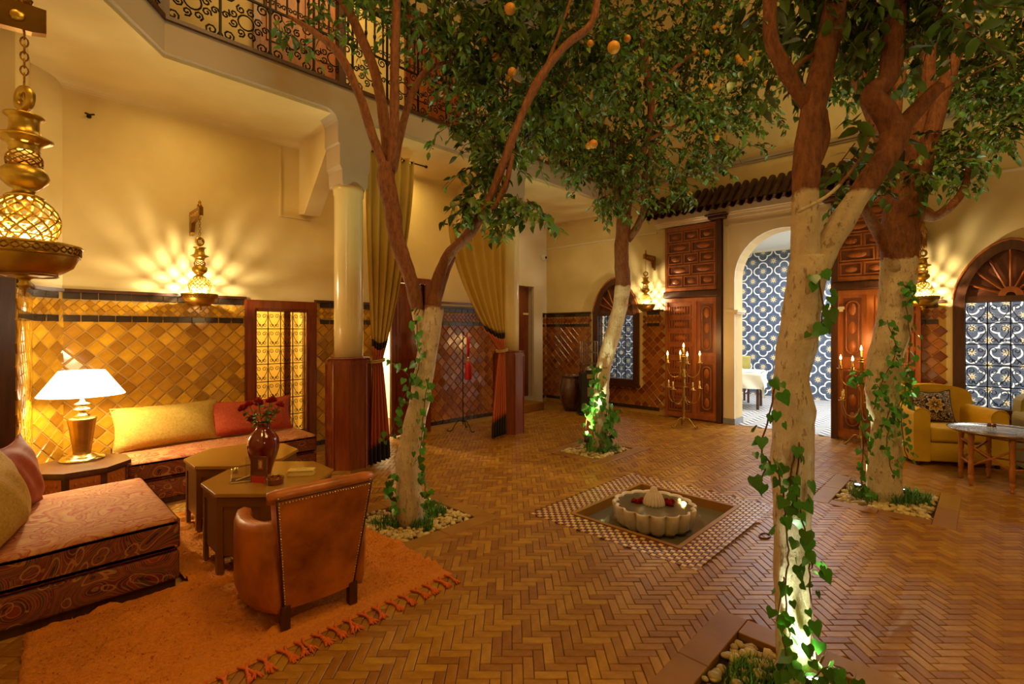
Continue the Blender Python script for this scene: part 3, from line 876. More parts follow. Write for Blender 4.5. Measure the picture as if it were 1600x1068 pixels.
mo = Vector(mos.location)
for q in tiles[:300]:
    link('mosaic_tile', sq_me[q[3]], mos, (q[1] - mo.x, q[2] - mo.y, random.uniform(0.0015, 0.003)), (random.gauss(0, 0.012), random.gauss(0, 0.012), 0))
for c in ('mos_r', 'mos_w'):
    mb = MB()
    for q in tiles[300:]:
        if q[3] == c:
            mb.M = T(q[1] - mo.x, q[2] - mo.y, random.uniform(0.0015, 0.003)) @ RX(random.gauss(0, 0.012)) @ RY(random.gauss(0, 0.012)); mb.add(sqm.v, sqm.f)
    mb.M = Matrix(); part('mosaic_field', mb, c, mos, 'stuff')
mb = MB()
a, b, c, d = POOL; w = 0.035
for r_ in ((a - w, b + w, c - w, c), (a - w, b + w, d, d + w), (a - w, a, c, d), (b, b + w, c, d)):
    mb.box(r_[0] - mo.x, r_[1] - mo.x, r_[2] - mo.y, r_[3] - mo.y, -0.15, 0.008)
part('pool_rim', mb, 'slab', mos)
mb = MB(); mb.box(a, b, c, d, -0.16, -0.07); o = part('pool_water', mb, 'water', None, 'structure'); o['label'] = 'dark still water in the sunken square pool'

# ---------------------------------------------------------------- restaurant room behind the right wall
RX2 = 12.75
mb = MB(); mb.box(RX2 + 0.01, RX2 + 0.2, -3.0, 9.5, 0, 3.6)
wall_far = struct('wall_far', mb, 'white')
TS = 0.23; tb = MB(); tb.rbox(-0.008, 0, -TS / 2 + 0.001, TS / 2 - 0.001, -TS / 2 + 0.001, TS / 2 - 0.001, 0.002, 1, False); tme = tb.mesh('wall_tile', M['blue'])
ts = []
for i in range(int(12.5 / TS)):
    for j in range(15):
        y = -3.0 + (i + .5) * TS; z = (j + .5) * TS
        pr = 0 if (-1.6 < y < 0.9 and 0.4 < z < 3.2) or (2.2 < y < 4.95 and z < 3.3) else 1
        ts.append((pr, y, z))
ts.sort()
for q in ts[:300]: link('wall_tile', tme, wall_far, (RX2, q[1], q[2]))
mb = MB()
for q in ts[300:]: mb.M = T(RX2, q[1], q[2]); mb.add(tb.v, tb.f)
mb.M = Matrix(); part('wall_tile_field', mb, 'blue', wall_far, 'stuff')
mb = MB(); mb.box(WX + 0.01, RX2, -3.0, 9.5, -0.1, 0.004)
struct('floor_restaurant', mb, 'zebra')
mb = MB(); mb.box(WX + 0.32, RX2 + 0.2, -3.0, 9.5, 3.5, 3.65); struct('ceiling_restaurant', mb, 'white')
mb = MB(); mb.box(WX + 0.32, RX2 + 0.2, -3.2, -3.0, 0, 3.6).box(WX + 0.32, RX2 + 0.2, 9.5, 9.7, 0, 3.6)
struct('wall_restaurant', mb, 'white')
mb = MB(); mb.box(WX - 0.06, WX + 0.33, 3.02 - 0.012, 3.02, 0, 0.10).box(WX - 0.06, WX - 0.05, 3.02, 3.2, 0, 0.1)
struct('baseboard_right', mb, 'white_tile')
# rooms behind the loggia wall
mb = MB(); mb.box(0.4, 3.4, 7.6, 7.7, 0, 3.0).box(0.3, 0.4, 6.55, 7.6, 0, 3.0).box(3.3, 3.4, 6.55, 7.6, 0, 3)
mb.box(0.4, 3.4, 6.55, 7.7, 3.0, 3.1)
struct('wall_room', mb, 'plaster')
mb = MB(); mb.box(3.4, 4.9, 8.9, 9.0, 0, 3.0).box(4.8, 4.9, 6.55, 8.9, 0, 3.0).box(3.4, 4.9, 6.55, 9, 3.0, 3.1)
struct('wall_passage', mb, 'white')
lamp('room_lamp', 'POINT', (1.6, 7.1, 2.2), 130, (1.0, 0.84, 0.42), 0.12)
lamp('passage_lamp', 'POINT', (3.62, 8.3, 2.0), 430, (1.0, 0.80, 0.42), 0.06)

# ---------------------------------------------------------------- tiled canopy over the arch
can = thing('tiled_canopy', 'narrow canopy of dark ribbed clay tiles above the arched opening', 'canopy', (WX, 2.6, 3.62))
def barrel(L, r, up=True):
    mb = MB(); n = 7
    def fn(u, v):
        a = PI * u
        rr = r * (1.0 - 0.12 * v)
        z = math.sin(a) * rr * (1 if up else -1)
        return (-L * v, math.cos(a) * rr, z)
    mb.grid(fn, n, 1)
    def fn2(u, v):
        a = PI * u; rr = r * 0.8
        return (-L * (1 - v), math.cos(a) * rr, math.sin(a) * rr * (1 if up else -1))
    mb.grid(fn2, n, 1)
    return mb
bt = barrel(0.24, 0.052); btm = bt.mesh('roof_tile', M['rooftile']); pan = barrel(0.24, 0.05, False).mesh('pan_tile', M['rooftile'])
y = 4.42 - 2.6; sp_ = 0.132
while y > 0.78 - 2.6:
    for r_ in range(3):
        f0 = r_ / 3
        x0 = -0.04 - 0.40 * f0; z0 = 0.34 - 0.36 * f0
        link('roof_tile', btm, can, (x0, y, z0), (0, -0.72 + random.gauss(0, .02), random.gauss(0, .03)))
        link('roof_tile', pan, can, (x0 + 0.02, y + sp_ / 2, z0 - 0.02), (0, -0.72, 0))
    y -= sp_
mb = MB(); mb.prism([(-0.45, 0.0), (0, 0.36), (0, 0.0)], 0.72 - 2.6, 4.42 - 2.6, 'XZ')
mb.v = [(vx, vy, vz - 0.02) for vx, vy, vz in mb.v]
part('canopy_core', mb, 'darkwood', can)

# ================================================================= WINDOWS, DOORS, RAILINGS
def spiral(cx, cz, r, turns=1.3, a0=0.0, dirn=1, n=14, r1=0.22):
    return [(cx + math.cos(a0 + dirn * 2 * PI * turns * i / n) * r * (1 - (1 - r1) * i / n),
             cz + math.sin(a0 + dirn * 2 * PI * turns * i / n) * r * (1 - (1 - r1) * i / n)) for i in range(n + 1)]
def t2(mb, pts2, r, n=4, y=0.0):
    mb.tube([(p[0], y, p[1]) for p in pts2], r, n, True)
def heart(mb, cx, cz, w, h, r, y=0.0, flip=1):
    """pair of S-scrolls meeting in a point: one scroll-work cell of a grille"""
    for s in (-1, 1):
        sr = w * 0.21
        c1 = (cx + s * w * 0.25, cz + flip * h * 0.22)
        sp = spiral(c1[0], c1[1], sr, 1.25, PI / 2 - s * PI / 2 if flip > 0 else PI / 2 - s * PI / 2, s * flip, 12)
        t2(mb, [(cx, cz - flip * h * 0.42), (cx + s * w * 0.22, cz - flip * h * 0.22), (cx + s * w * 0.44, cz + flip * h * 0.05)] + sp, r, 4, y)
def grille(mb, x0, x1, z0, z1, nx, nz, r=0.006, y=0.0, dots=True):
    cw = (x1 - x0) / nx; ch = (z1 - z0) / nz
    for i in range(nx + 1): mb.box(x0 + i * cw - r, x0 + i * cw + r, y - r, y + r, z0, z1)
    for j in range(nz + 1): mb.box(x0, x1, y - r, y + r, z0 + j * ch - r, z0 + j * ch + r)
    for i in range(nx):
        for j in range(nz):
            cx, cz = x0 + (i + .5) * cw, z0 + (j + .5) * ch
            heart(mb, cx, cz + ch * 0.0, cw * 0.92, ch, r * 0.75, y, 1)
            t2(mb, spiral(cx - cw * 0.22, cz - ch * 0.32, cw * 0.17, 1.2, 0, 1, 9), r * 0.7, 4, y)
            t2(mb, spiral(cx + cw * 0.22, cz - ch * 0.32, cw * 0.17, 1.2, PI, -1, 9), r * 0.7, 4, y)
            if dots: mb.sphere((cx - cw / 2, y, cz - ch / 2), r * 2.4, 6, 4)

# niche window: wooden frame, wrought iron grille, half-open inner shutter
w = bpy.data.objects.new('window_1', None); COL.objects.link(w); w.location = (NW[0], WY, NW[2]); w['kind'] = 'structure'
W_, H_ = NW[1] - NW[0], NW[3] - NW[2]
mb = MB()
for (a, b, c, d, y0) in [(-0.085, 0.0, 0, H_, 0.05), (W_, W_ + 0.085, 0, H_, 0.05), (-0.085, W_ + 0.085, -0.085, 0, 0.05), (-0.085, W_ + 0.085, H_, H_ + 0.085, 0.05)]:
    mb.box(a, b, -y0, 0.02, c, d)
for (a, b, c, d) in [(0, 0.03, 0.03, H_ - 0.03), (W_ - 0.03, W_, 0.03, H_ - 0.03), (0, W_, 0, 0.03), (0, W_, H_ - 0.03, H_)]: mb.box(a, b, -0.03, 0.1, c, d)
for (a, b, c, d) in [(-0.10, -0.085, -0.085, H_ + 0.085), (W_ + 0.085, W_ + 0.10, -0.085, H_ + 0.085), (-0.1, W_ + .1, -0.10, -0.085), (-0.1, W_ + .1, H_ + .085, H_ + 0.10)]: mb.box(a, b, -0.035, 0.0, c, d)
part('window_frame', mb, 'wood', w)
mb = MB(); grille(mb, 0.03, W_ - 0.03, 0.03, H_ - 0.03, 4, 7, 0.0048, 0.03); part('iron_grille', mb, 'iron', w)
mb = MB(); mb.box(W_ * 0.62, W_ * 0.74, 0.12, 0.15, 0.02, H_ - 0.02); part('shutter', mb, 'doorwood', w)
mb = MB(); mb.box(0.03, W_ - 0.03, 0.065, 0.07, 0.03, H_ - 0.03); part('pane', mb, 'amberglass', w)

# arched windows of the right wall (local x runs towards -y of the world)
def arched_window(name, y1, y0, z0, zs, zt, cols, rows, m_grille):
    o = bpy.data.objects.new(name, None); COL.objects.link(o); o.location = (WX, y1, 0); o.rotation_euler = (0, 0, -PI / 2); o['kind'] = 'structure'
    Wd = y1 - y0; fr = 0.085
    outer = [(-0.03, z0 - 0.06)] + [(a - 0.0, b) for a, b in arch_pts(-0.03, Wd + 0.03, zs, zt + 0.04, 20, **PTD)] + [(Wd + 0.03, z0 - 0.06)]
    inner = [(fr, z0 + 0.06)] + arch_pts(fr, Wd - fr, zs, zt - fr, 20, **PTD) + [(Wd - fr, z0 + 0.06)]
    mb = MB(); k = len(outer)
    for y_0, y_1, sc in ((-0.05, 0.14, 0),):
        vs = [(p[0], y_0, p[1]) for p in outer] + [(p[0], y_0, p[1]) for p in inner] + [(p[0], y_1, p[1]) for p in outer] + [(p[0], y_1, p[1]) for p in inner]
        fs = []
        for i in range(k):
            j = (i + 1) % k
            fs += [(i, j, k + j, k + i), (2 * k + i, 3 * k + i, 3 * k + j, 2 * k + j), (i, 2 * k + i, 2 * k + j, j), (k + i, k + j, 3 * k + j, 3 * k + i)]
        mb.add(vs, fs)
    part('window_frame', mb, 'darkwood', o)
    mb = MB(); mb.tube([(p[0] * 1.0, -0.05, p[1]) for p in outer[1:-1]], 0.016, 6); part('arch_bead', mb, 'doorwood', o)
    zb = zs - 0.04
    mb = MB(); mb.box(fr, Wd - fr, -0.03, 0.1, zb, zb + 0.07).box(-0.05, Wd + 0.05, -0.09, 0.0, z0 - 0.09, z0 - 0.04); part('transom', mb, 'darkwood', o)
    # fanlight: dark board, hub and spokes
    mb = MB(); fan = [(fr, zb + 0.05)] + arch_pts(fr, Wd - fr, zs, zt - fr, 20, **PTD) + [(Wd - fr, zb + 0.05)]
    mb.prism(fan, 0.03, 0.06, 'XZ'); part('fan_panel', mb, 'doordark', o)
    cx = Wd / 2
    for i in range(1, 8):
        a = PI * i / 8; mb = MB()
        L = 0.0
        while True:
            L += 0.02; px, pz = cx + math.cos(a) * L, zb + 0.07 + math.sin(a) * L
            u = abs((px - cx) / (Wd / 2 - fr)); 
            if u >= 1 or pz > zs + (zt - fr - zs) * max(0, 1 - u ** PTD['p']) ** PTD['q'] or L > 0.75: break
        p0 = Vector((cx + math.cos(a) * 0.09, -0.005, zb + 0.07 + math.sin(a) * 0.09)); p1 = Vector((px, -0.005, pz))
        mb.tube([p0, p1], 0.014, 4, False); part('spoke', mb, 'doorwood', o)
    mb = MB()
    o_ = [(cx + 0.11 * math.cos(PI * i / 10), zb + 0.07 + 0.11 * math.sin(PI * i / 10)) for i in range(11)]; i_ = [(cx + 0.045 * math.cos(PI * i / 10), zb + 0.07 + 0.045 * math.sin(PI * i / 10)) for i in range(11)]
    mb.prism(o_ + i_[::-1], -0.02, 0.03, 'XZ'); part('hub', mb, 'doorwood', o)
    mb = MB(); x0, x1, c0, c1 = fr, Wd - fr, z0 + 0.06, zb
    grille(mb, x0, x1, c0, c1, cols, rows, 0.006, 0.02)
    part('iron_grille', mb, m_grille, o)
    mb = MB(); mb.box(x0, x1, 0.10, 0.105, c0, c1); part('pane', mb, 'glass', o)
    return o
arched_window('window_2', W1[1], W1[0], 0.56, 1.9, 2.56, 4, 6, 'iron')
arched_window('window_3', W2[1], W2[0], 0.54, 1.95, 2.62, 4, 5, 'iron')

# loggia door, ajar, with frame; recess door
d = bpy.data.objects.new('door_1', None); COL.objects.link(d); d.location = (ND[0], WY, 0); d['kind'] = 'structure'
mb = MB(); Wd = ND[1] - ND[0]
mb.box(-0.09, 0.0, -0.04, 0.1, 0, ND[2]).box(Wd, Wd + 0.09, -0.04, 0.1, 0, ND[2]).box(-0.09, Wd + 0.09, -0.04, 0.1, ND[2], ND[2] + 0.09)
part('door_frame', mb, 'wood', d)
mb = MB(); L = 0.60
mb.M = T(Wd - 0.01, 0.02, 0) @ RZ(R(6))
mb.box(-L, 0, 0, 0.045, 0.02, ND[2] - 0.01)
for (a, b) in ((0.15, 0.95), (1.08, 1.35), (1.48, 2.1)):
    for (p, q) in ((-L + 0.08, -0.08),):
        mb.box(p, q, -0.014, 0.0, a, b); mb.box(p + 0.05, q - 0.05, -0.026, -0.014, a + 0.05, b - 0.05)
leaf_o = part('door_leaf', mb, 'wood', d)
mb = MB(); mb.M = T(Wd - 0.01, 0.02, 0) @ RZ(R(6)); mb.lathe([(0.0001, -0.08), (0.025, -0.07), (0.03, -0.055), (0.012, -0.04), (0.012, 0.0)], 12, (-L + 0.05, 0, 1.05), axis='Y'); part('door_knob', mb, 'brass', leaf_o)
d2 = bpy.data.objects.new('door_2', None); COL.objects.link(d2); d2.location = (7.42, 7.1, 0.15); d2['kind'] = 'structure'
mb = MB(); mb.box(0, 0.51, 0.08, 0.13, 0, 2.36)
for a, b in ((0.1, 0.8), (0.9, 1.3), (1.4, 2.25)): mb.box(0.06, 0.45, 0.06, 0.08, a, b).box(0.12, 0.39, 0.045, 0.06, a + 0.06, b - 0.06)
dl = part('door_leaf', mb, 'wood', d2)
mb = MB(); mb.box(0.30, 0.46, 0.035, 0.05, 1.75, 1.79); part('door_sign', mb, 'card', dl)
mb = MB(); mb.box(-0.05, 0.0, -0.02, 0.12, 0, 2.4).box(0.51, 0.56, -0.02, 0.12, 0, 2.4); part('door_frame', mb, 'darkwood', d2)

# tall carved shutters folded against the right wall
def carved_panel(mb, x0, x1, z0, z1, y=0.0):
    e = 0.022
    mb.mi = 0
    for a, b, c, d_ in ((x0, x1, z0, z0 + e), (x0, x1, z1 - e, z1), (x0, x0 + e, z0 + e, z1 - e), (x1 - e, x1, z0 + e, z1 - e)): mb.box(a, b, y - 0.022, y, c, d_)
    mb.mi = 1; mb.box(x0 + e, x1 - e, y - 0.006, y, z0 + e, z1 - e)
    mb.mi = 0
    cx, cz = (x0 + x1) / 2, (z0 + z1) / 2
    mb.lathe([(0.0001, -0.026), (0.5, -0.022), (1.0, -0.006)], 12, (0, 0, 0), axis='Y', cap=False) if False else None
    mm = mb.M.copy(); mb.M = mb.M @ T(cx, y, cz) @ Matrix.Diagonal(((x1 - x0) * 0.28, 1, (z1 - z0) * 0.26, 1))
    mb.lathe([(0.001, -0.024), (0.55, -0.022), (0.8, -0.014), (1.0, -0.005)], 14, axis='Y', cap=False); mb.M = mm
def shutter(label, ytop, mirror, loc_y):
    s = thing('carved_shutter', label, 'shutter', (WX - 0.06, loc_y, 0.0), -PI / 2, 'carved cedar shutters beside the arch')
    Wd = 0.96
    def fx(a, b): return (a, b) if not mirror else (Wd - b, Wd - a)
    mb = MB(); mb.box(0, Wd, -0.01, 0.045, 0.03, 2.13); a, b = fx(0.0, 0.05)
    for p, q, c, e in ((0, .05, 0.03, 2.13), (.91, .96, 0.03, 2.13), (.50, .58, 0.03, 2.13), (0, .96, 0.03, 0.12), (0, .96, 2.06, 2.13), (.58, .96, 1.02, 1.14)):
        p, q = fx(p, q); mb.box(p, q, -0.035 + (0.0015 if q - p > 0.1 else 0), -0.01, c + (0.001 if q - p > 0.1 else 0), e - (0.001 if q - p > 0.1 else 0))
    lower = part('lower_leaf', mb, 'doorwood', s)
    for i in range(8):
        z0 = 0.14 + i * 0.24; mb = MB(); p, q = fx(0.07, 0.48); carved_panel(mb, p, q, z0, z0 + 0.19, -0.010)
        # carved lattice strips in the narrow panels
        mb.mi = 0
        for k in range(7):
            xx = p + 0.05 + k * 0.048
            mb.box(xx, xx + 0.012, -0.03, -0.01, z0 + 0.03, z0 + 0.16)
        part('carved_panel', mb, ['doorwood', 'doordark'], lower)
    for z0, z1 in ((0.16, 0.98), (1.18, 2.02)):
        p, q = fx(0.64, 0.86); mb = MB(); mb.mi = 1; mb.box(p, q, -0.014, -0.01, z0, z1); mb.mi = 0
        cx = (p + q) / 2; hw = 0.075
        ring = [(cx + hw * math.cos(t), -0.02, z1 - 0.12 + hw * math.sin(t)) for t in [PI * i / 8 for i in range(9)]] + [(cx - hw * math.cos(t), -0.02, z0 + 0.12 - hw * math.sin(t)) for t in [PI * i / 8 for i in range(9)]]
        mb.tube(ring, 0.012, 5, closed=True)
        for zc in (z0 + 0.16, (z0 + z1) / 2, z1 - 0.16):
            mm = mb.M.copy(); mb.M = T(cx, -0.012, zc) @ Matrix.Diagonal((0.045, 1, 0.085, 1)); mb.lathe([(0.001, -0.022), (0.6, -0.02), (1.0, -0.002)], 14, axis='Y', cap=False); mb.M = mm
        part('carved_panel', mb, ['doorwood', 'doordark'], lower)
    mb = MB(); mb.box(0, Wd, -0.01, 0.045, 2.26, 3.40)
    for p, q, c, e in ((0, .05, 2.26, 3.40), (.91, .96, 2.26, 3.40), (0, .96, 2.26, 2.32), (0, .96, 3.32, 3.40)): mb.box(p, q, -0.035 + (0.0015 if q - p > 0.1 else 0), -0.01, c + (0.001 if q - p > 0.1 else 0), e - (0.001 if q - p > 0.1 else 0))
    upper = part('upper_leaf', mb, 'doorwood', s)
    for r_ in range(5):
        z0 = 2.34 + r_ * 0.198; nn = 3 if r_ % 2 == 0 else 2; ww = 0.86 / nn
        for k in range(nn):
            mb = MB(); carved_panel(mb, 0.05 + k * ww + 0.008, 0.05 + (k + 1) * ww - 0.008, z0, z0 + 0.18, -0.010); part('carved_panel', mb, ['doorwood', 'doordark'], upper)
    mb = MB(); mb.rbox(-0.03, Wd + 0.01, -0.06, 0.04, 2.13, 2.26, 0.03, 3); part('dark_rail', mb, 'darkwood', s)
    p, q = fx(Wd - 0.04, Wd + 0.045)
    mb = MB(); mb.box(p, q, -0.045, 0.045, 0.0, 3.42)
    pc = (p + q) / 2
    mb.rbox(pc - 0.14, pc + 0.14, -0.16, 0.05, 3.42, 3.47, 0.01, 1, False); mb.rbox(pc - 0.18, pc + 0.18, -0.2, 0.05, 3.47, 3.50, 0.01, 1, False)
    part('pivot_post', mb, 'darkwood', s)
    return s
shutter('tall carved cedar shutter with panelled leaves left of the arched opening', 3.4, False, 4.22)
shutter('tall carved cedar shutter half hidden behind tree trunks right of the arched opening', 3.4, True, 1.60)

# ---------------------------------------------------------------- gallery railing in wrought iron
rail = thing('balcony_railing', 'black wrought iron scrollwork railing with wooden posts along the gallery', 'railing', (0.96, FY + 0.06, 4.235))
PW = 0.44
def rail_panel():
    mb = MB(); r = 0.010; H = 0.98
    mb.box(-r, r, -r, r, 0, H); mb.box(PW - r, PW + r, -r, r, 0, H)
    for z in (0.02, 0.50, H): mb.box(0, PW, -r, r, z - r, z + r)
    c = (PW / 2, 0.26); q = 0.0085
    for i in range(8):
        a = 2 * PI * i / 8 + PI / 8
        t2(mb, spiral(c[0] + 0.118 * math.cos(a), c[1] + 0.118 * math.sin(a), 0.042, 1.3, a, 1, 9), q)
    t2(mb, [(c[0] + 0.070 * math.cos(a), c[1] + 0.070 * math.sin(a)) for a in [2 * PI * i / 14 for i in range(15)]], q)
    for sx in (0, 1):
        for sz in (0, 1):
            x = 0.070 if sx == 0 else PW - 0.070; z = 0.075 if sz == 0 else 0.445
            t2(mb, spiral(x, z, 0.062, 1.6, (PI if sx == 0 else 0), 1 if sx == sz else -1, 12), q)
    for sx in (0.045, PW - 0.045): t2(mb, spiral(sx, 0.26, 0.036, 1.3, 0, 1, 9), q)
    for i in range(4):
        x = PW * (i + 0.5) / 4
        mb.box(x - 0.008, x + 0.008, -0.008, 0.008, 0.50, H)
        mb.sphere((x, 0, 0.72), 0.020, 6, 4, (1, 1, 1.8))
        t2(mb, spiral(x - 0.03, 0.57, 0.030, 1.2, 0, 1, 8), 0.007); t2(mb, spiral(x + 0.03, 0.57, 0.030, 1.2, PI, -1, 8), 0.007)
        t2(mb, spiral(x - 0.03, 0.90, 0.030, 1.2, 0, -1, 8), 0.007); t2(mb, spiral(x + 0.03, 0.90, 0.030, 1.2, PI, 1, 8), 0.007)
    return mb
rp = rail_panel().mesh('scroll_panel', M['iron'])
for i in range(17): link('scroll_panel', rp, rail, (i * PW, 0, 0))
ang = math.atan2(-1.8, -1.41); 
for i in range(5): link('scroll_panel', rp, rail, (math.cos(ang) * i * PW, math.sin(ang) * i * PW, 0), (0, 0, ang))
for x in (0.0, 1.62, 3.55, 5.5, 7.3):
    mb = MB(); mb.box(x - 0.04, x + 0.04, -0.045, 0.045, -0.03, 1.12); mb.lathe([(0.03, 1.12), (0.05, 1.15), (0.045, 1.2), (0.001, 1.25)], 10, (x, 0, 0)); part('post', mb, 'darkwood', rail)
mb = MB(); mb.box(0, 7.45, -0.035, 0.035, 1.0, 1.05)
mb.tube([(0, 0, 1.025), (math.cos(ang) * 2.3, math.sin(ang) * 2.3, 1.025)], 0.03, 6); part('top_rail', mb, 'darkwood', rail)

# lit doors of the gallery
for k, x in enumerate((2.05, 4.15)):
    dd = bpy.data.objects.new('door_%d' % (3 + k), None); COL.objects.link(dd); dd.location = (x, WY, 4.2); dd['kind'] = 'structure'
    mb = MB(); mb.box(0, 0.08, -0.05, 0.0, 0, 2.1).box(1.02, 1.10, -0.05, 0, 0, 2.1).box(0, 1.1, -0.05, 0, 2.1, 2.2); part('door_frame', mb, 'wood', dd)
    for i in range(2):
        x0 = 0.08 + i * 0.47
        mb = MB(); mb.box(x0, x0 + 0.47, -0.02, 0.0, 0, 2.1)
        for a, b in ((0.1, 0.75), (0.85, 2.0)): mb.box(x0 + 0.07, x0 + 0.40, -0.04, -0.02, a, b)
        lf = part('door_leaf', mb, 'doorwood', dd)
mb = MB(); mb.box(5.4, 8.4, -0.9, -0.85, 0, 1) if False else None

# ---------------------------------------------------------------- pierced brass lanterns
def lattice(mb, c, r, n=12, z0=-0.8, z1=0.85, wr=0.0035, sq=1.0):
    for s in (-1, 1):
        for i in range(n):
            pts = []
            for k in range(9):
                t = k / 8; zz = z0 + (z1 - z0) * t; rr = math.sqrt(max(0, 1 - zz * zz)) * r
                a = 2 * PI * i / n + s * t * 1.9
                pts.append((c[0] + rr * math.cos(a), c[1] + rr * math.sin(a), c[2] + zz * r * sq))
            mb.tube(pts, wr, 4, False)
def lantern(label, loc, rz, power, chain_n=7, ln=0.34):
    o = thing('hanging_lantern', label, 'lantern', loc, rz, 'pierced brass lanterns on wall brackets')
    # origin: bowl rim height; bracket extends towards local +y
    mb = MB()
    mb.lathe([(0.162, 0.0), (0.160, -0.03), (0.140, -0.075), (0.10, -0.105), (0.05, -0.118), (0.048, -0.114), (0.095, -0.098), (0.132, -0.070), (0.152, -0.03), (0.154, 0.0), (0.162, 0.0)], 36, cap=False)
    mb.lathe([(0.166, -0.004), (0.170, 0.002), (0.166, 0.008), (0.155, 0.004)], 36, cap=False)
    bowl = part('bowl', mb, 'brass', o)
    mb = MB()
    for i in range(36):
        a = 2 * PI * i / 36; a2 = a + 2 * PI / 36
        mb.tube([(0.163 * math.cos(a), 0.163 * math.sin(a), -0.005), (0.163 * math.cos(a2), 0.163 * math.sin(a2), -0.028)], 0.0025, 4)
        mb.tube([(0.163 * math.cos(a2), 0.163 * math.sin(a2), -0.005), (0.163 * math.cos(a), 0.163 * math.sin(a), -0.028)], 0.0025, 4)
    for rr, zz in ((0.158, -0.036), (0.095, -0.112)):
        mb.tube([(rr * math.cos(2 * PI * i / 28), rr * math.sin(2 * PI * i / 28), zz) for i in range(28)], 0.004, 5, closed=True)
    part('pierced_band', mb, 'copper', bowl)
    mb = MB(); mb.lathe([(0.045, -0.116), (0.02, -0.125), (0.012, -0.135), (0.022, -0.145), (0.016, -0.155), (0.004, -0.165), (0.002, -0.19)], 14); part('finial', mb, 'brass', o)
    mb = MB(); lattice(mb, (0, 0, 0.088), 0.103, 14, -0.85, 0.88, 0.0042)
    for zz in (-0.5, 0.1):
        rr = 0.104 * math.sqrt(1 - zz * zz); mb.tube([(rr * math.cos(2 * PI * i / 28), rr * math.sin(2 * PI * i / 28), 0.088 + zz * 0.103) for i in range(28)], 0.003, 4, closed=True)
    part('pierced_globe', mb, 'brass', o)
    mb = MB(); mb.sphere((0, 0, 0.028), 0.016, 10, 7, (1, 1, 1.3)); part('bulb', mb, 'glowbulb', o)
    mb = MB()
    mb.lathe([(0.05, 0.176), (0.058, 0.182), (0.05, 0.190), (0.036, 0.196), (0.030, 0.210), (0.048, 0.222), (0.068, 0.245), (0.072, 0.262), (0.066, 0.282), (0.048, 0.300), (0.040, 0.306)], 28, cap=False)
    part('lower_bulge', mb, 'brass', o)
    mb = MB(); lattice(mb, (0, 0, 0.318), 0.052, 9, -0.35, 0.75, 0.003); part('pierced_neck', mb, 'copper', o)
    mb = MB()
    mb.lathe([(0.034, 0.350), (0.046, 0.358), (0.042, 0.368), (0.050, 0.382), (0.080, 0.398), (0.084, 0.404), (0.070, 0.412), (0.050, 0.418), (0.044, 0.440), (0.042, 0.470), (0.046, 0.480), (0.058, 0.486), (0.058, 0.492), (0.02, 0.496), (0.006, 0.502)], 28)
    part('collar', mb, 'brass', o)
    mb = MB(); mb.tube([(0, 0, 0.5), (0, 0, 0.62)], 0.004, 6)
    mb.M = T(0, 0, 0.555) @ RZ(R(25)) @ RX(PI / 2); mb.lathe([(0.050, 0), (0.046, 0.012), (0.034, 0.014), (0.024, 0.008), (0.022, 0), (0.024, -0.008), (0.034, -0.014), (0.046, -0.012), (0.050, 0)], 22, cap=False); mb.M = Matrix()
    part('ring', mb, 'brass', o)
    mb = MB(); z = 0.62
    for i in range(chain_n):
        a = PI / 2 * (i % 2)
        mb.tube([(0.011 * math.cos(t) * math.cos(a), 0.011 * math.cos(t) * math.sin(a), z + 0.015 + 0.018 * math.sin(t)) for t in [2 * PI * k / 10 for k in range(10)]], 0.0028, 4, closed=True); z += 0.027
    part('chain', mb, 'copper', o)
    mb = MB()
    mb.prism([(-0.06, z + 0.10), (-0.06, z + 0.01), (-0.02, z - 0.0), (ln - 0.10, z - 0.03), (ln - 0.06, z - 0.12), (ln, z - 0.16), (ln, z + 0.10)], -0.018, 0.018, 'YZ')
    mb.lathe([(0.02, z + 0.10), (0.026, z + 0.12), (0.010, z + 0.14), (0.016, z + 0.155), (0.002, z + 0.18)], 10)
    br = part('bracket', mb, 'copper', o)
    mb = MB(); mb.sphere((0, 0, 0), 0.022, 8, 5, (0.25, 1.1, 0.9)); bme_ = mb.mesh('boss', M['brass'])
    for s in (-1, 1):
        for yy in (0.02, 0.10, 0.18, 0.26): link('boss', bme_, br, (s * 0.020, yy, z + 0.045))
    l = lamp('lantern_light', 'POINT', (loc[0], loc[1], loc[2] + 0.085), power, (1.0, 0.84, 0.55), 0.010)
    return o
lantern('large brass lantern hanging closest at the upper left edge', (0.057, 2.62, 1.872), PI / 2, 22, ln=0.52)
lantern('brass lantern on the plaster wall above the long gold cushion', (1.43, 5.92, 1.93), 0, 42)
lantern('brass lantern between the far arched window and the left carved shutter', (8.10, 4.47, 2.03), -PI / 2, 42)
lantern('brass lantern between the right carved shutter and the near arched window', (8.10, 0.60, 1.98), -PI / 2, 42)

# small fittings on the walls
o = thing('security_camera', 'small white dome camera high on the recess wall', 'camera', (8.32, 7.1, 3.18))
mb = MB(); mb.lathe([(0.075, 0), (0.075, -0.04), (0.055, -0.08), (0.001, -0.10)], 16, axis='Y'); part('housing', mb, 'white', o)
mb = MB(); mb.sphere((0.0, -0.09, -0.01), 0.028, 10, 6); part('camera_lens', mb, 'black', o)
o = thing('wall_hook', 'small dark metal hook on the plaster above the sofa', 'hook', (0.58,6.25,3.622))
mb = MB(); mb.lathe([(0.02, 0), (0.018, -0.02), (0.008, -0.025), (0.008, -0.06)], 10, axis='Y'); part('stub', mb, 'iron', o)
mb = MB(); mb.tube([(-0.035, -0.05, 0.01), (0, -0.06, 0), (0.035, -0.05, 0.015)], 0.008, 6); part('arm', mb, 'iron', o)
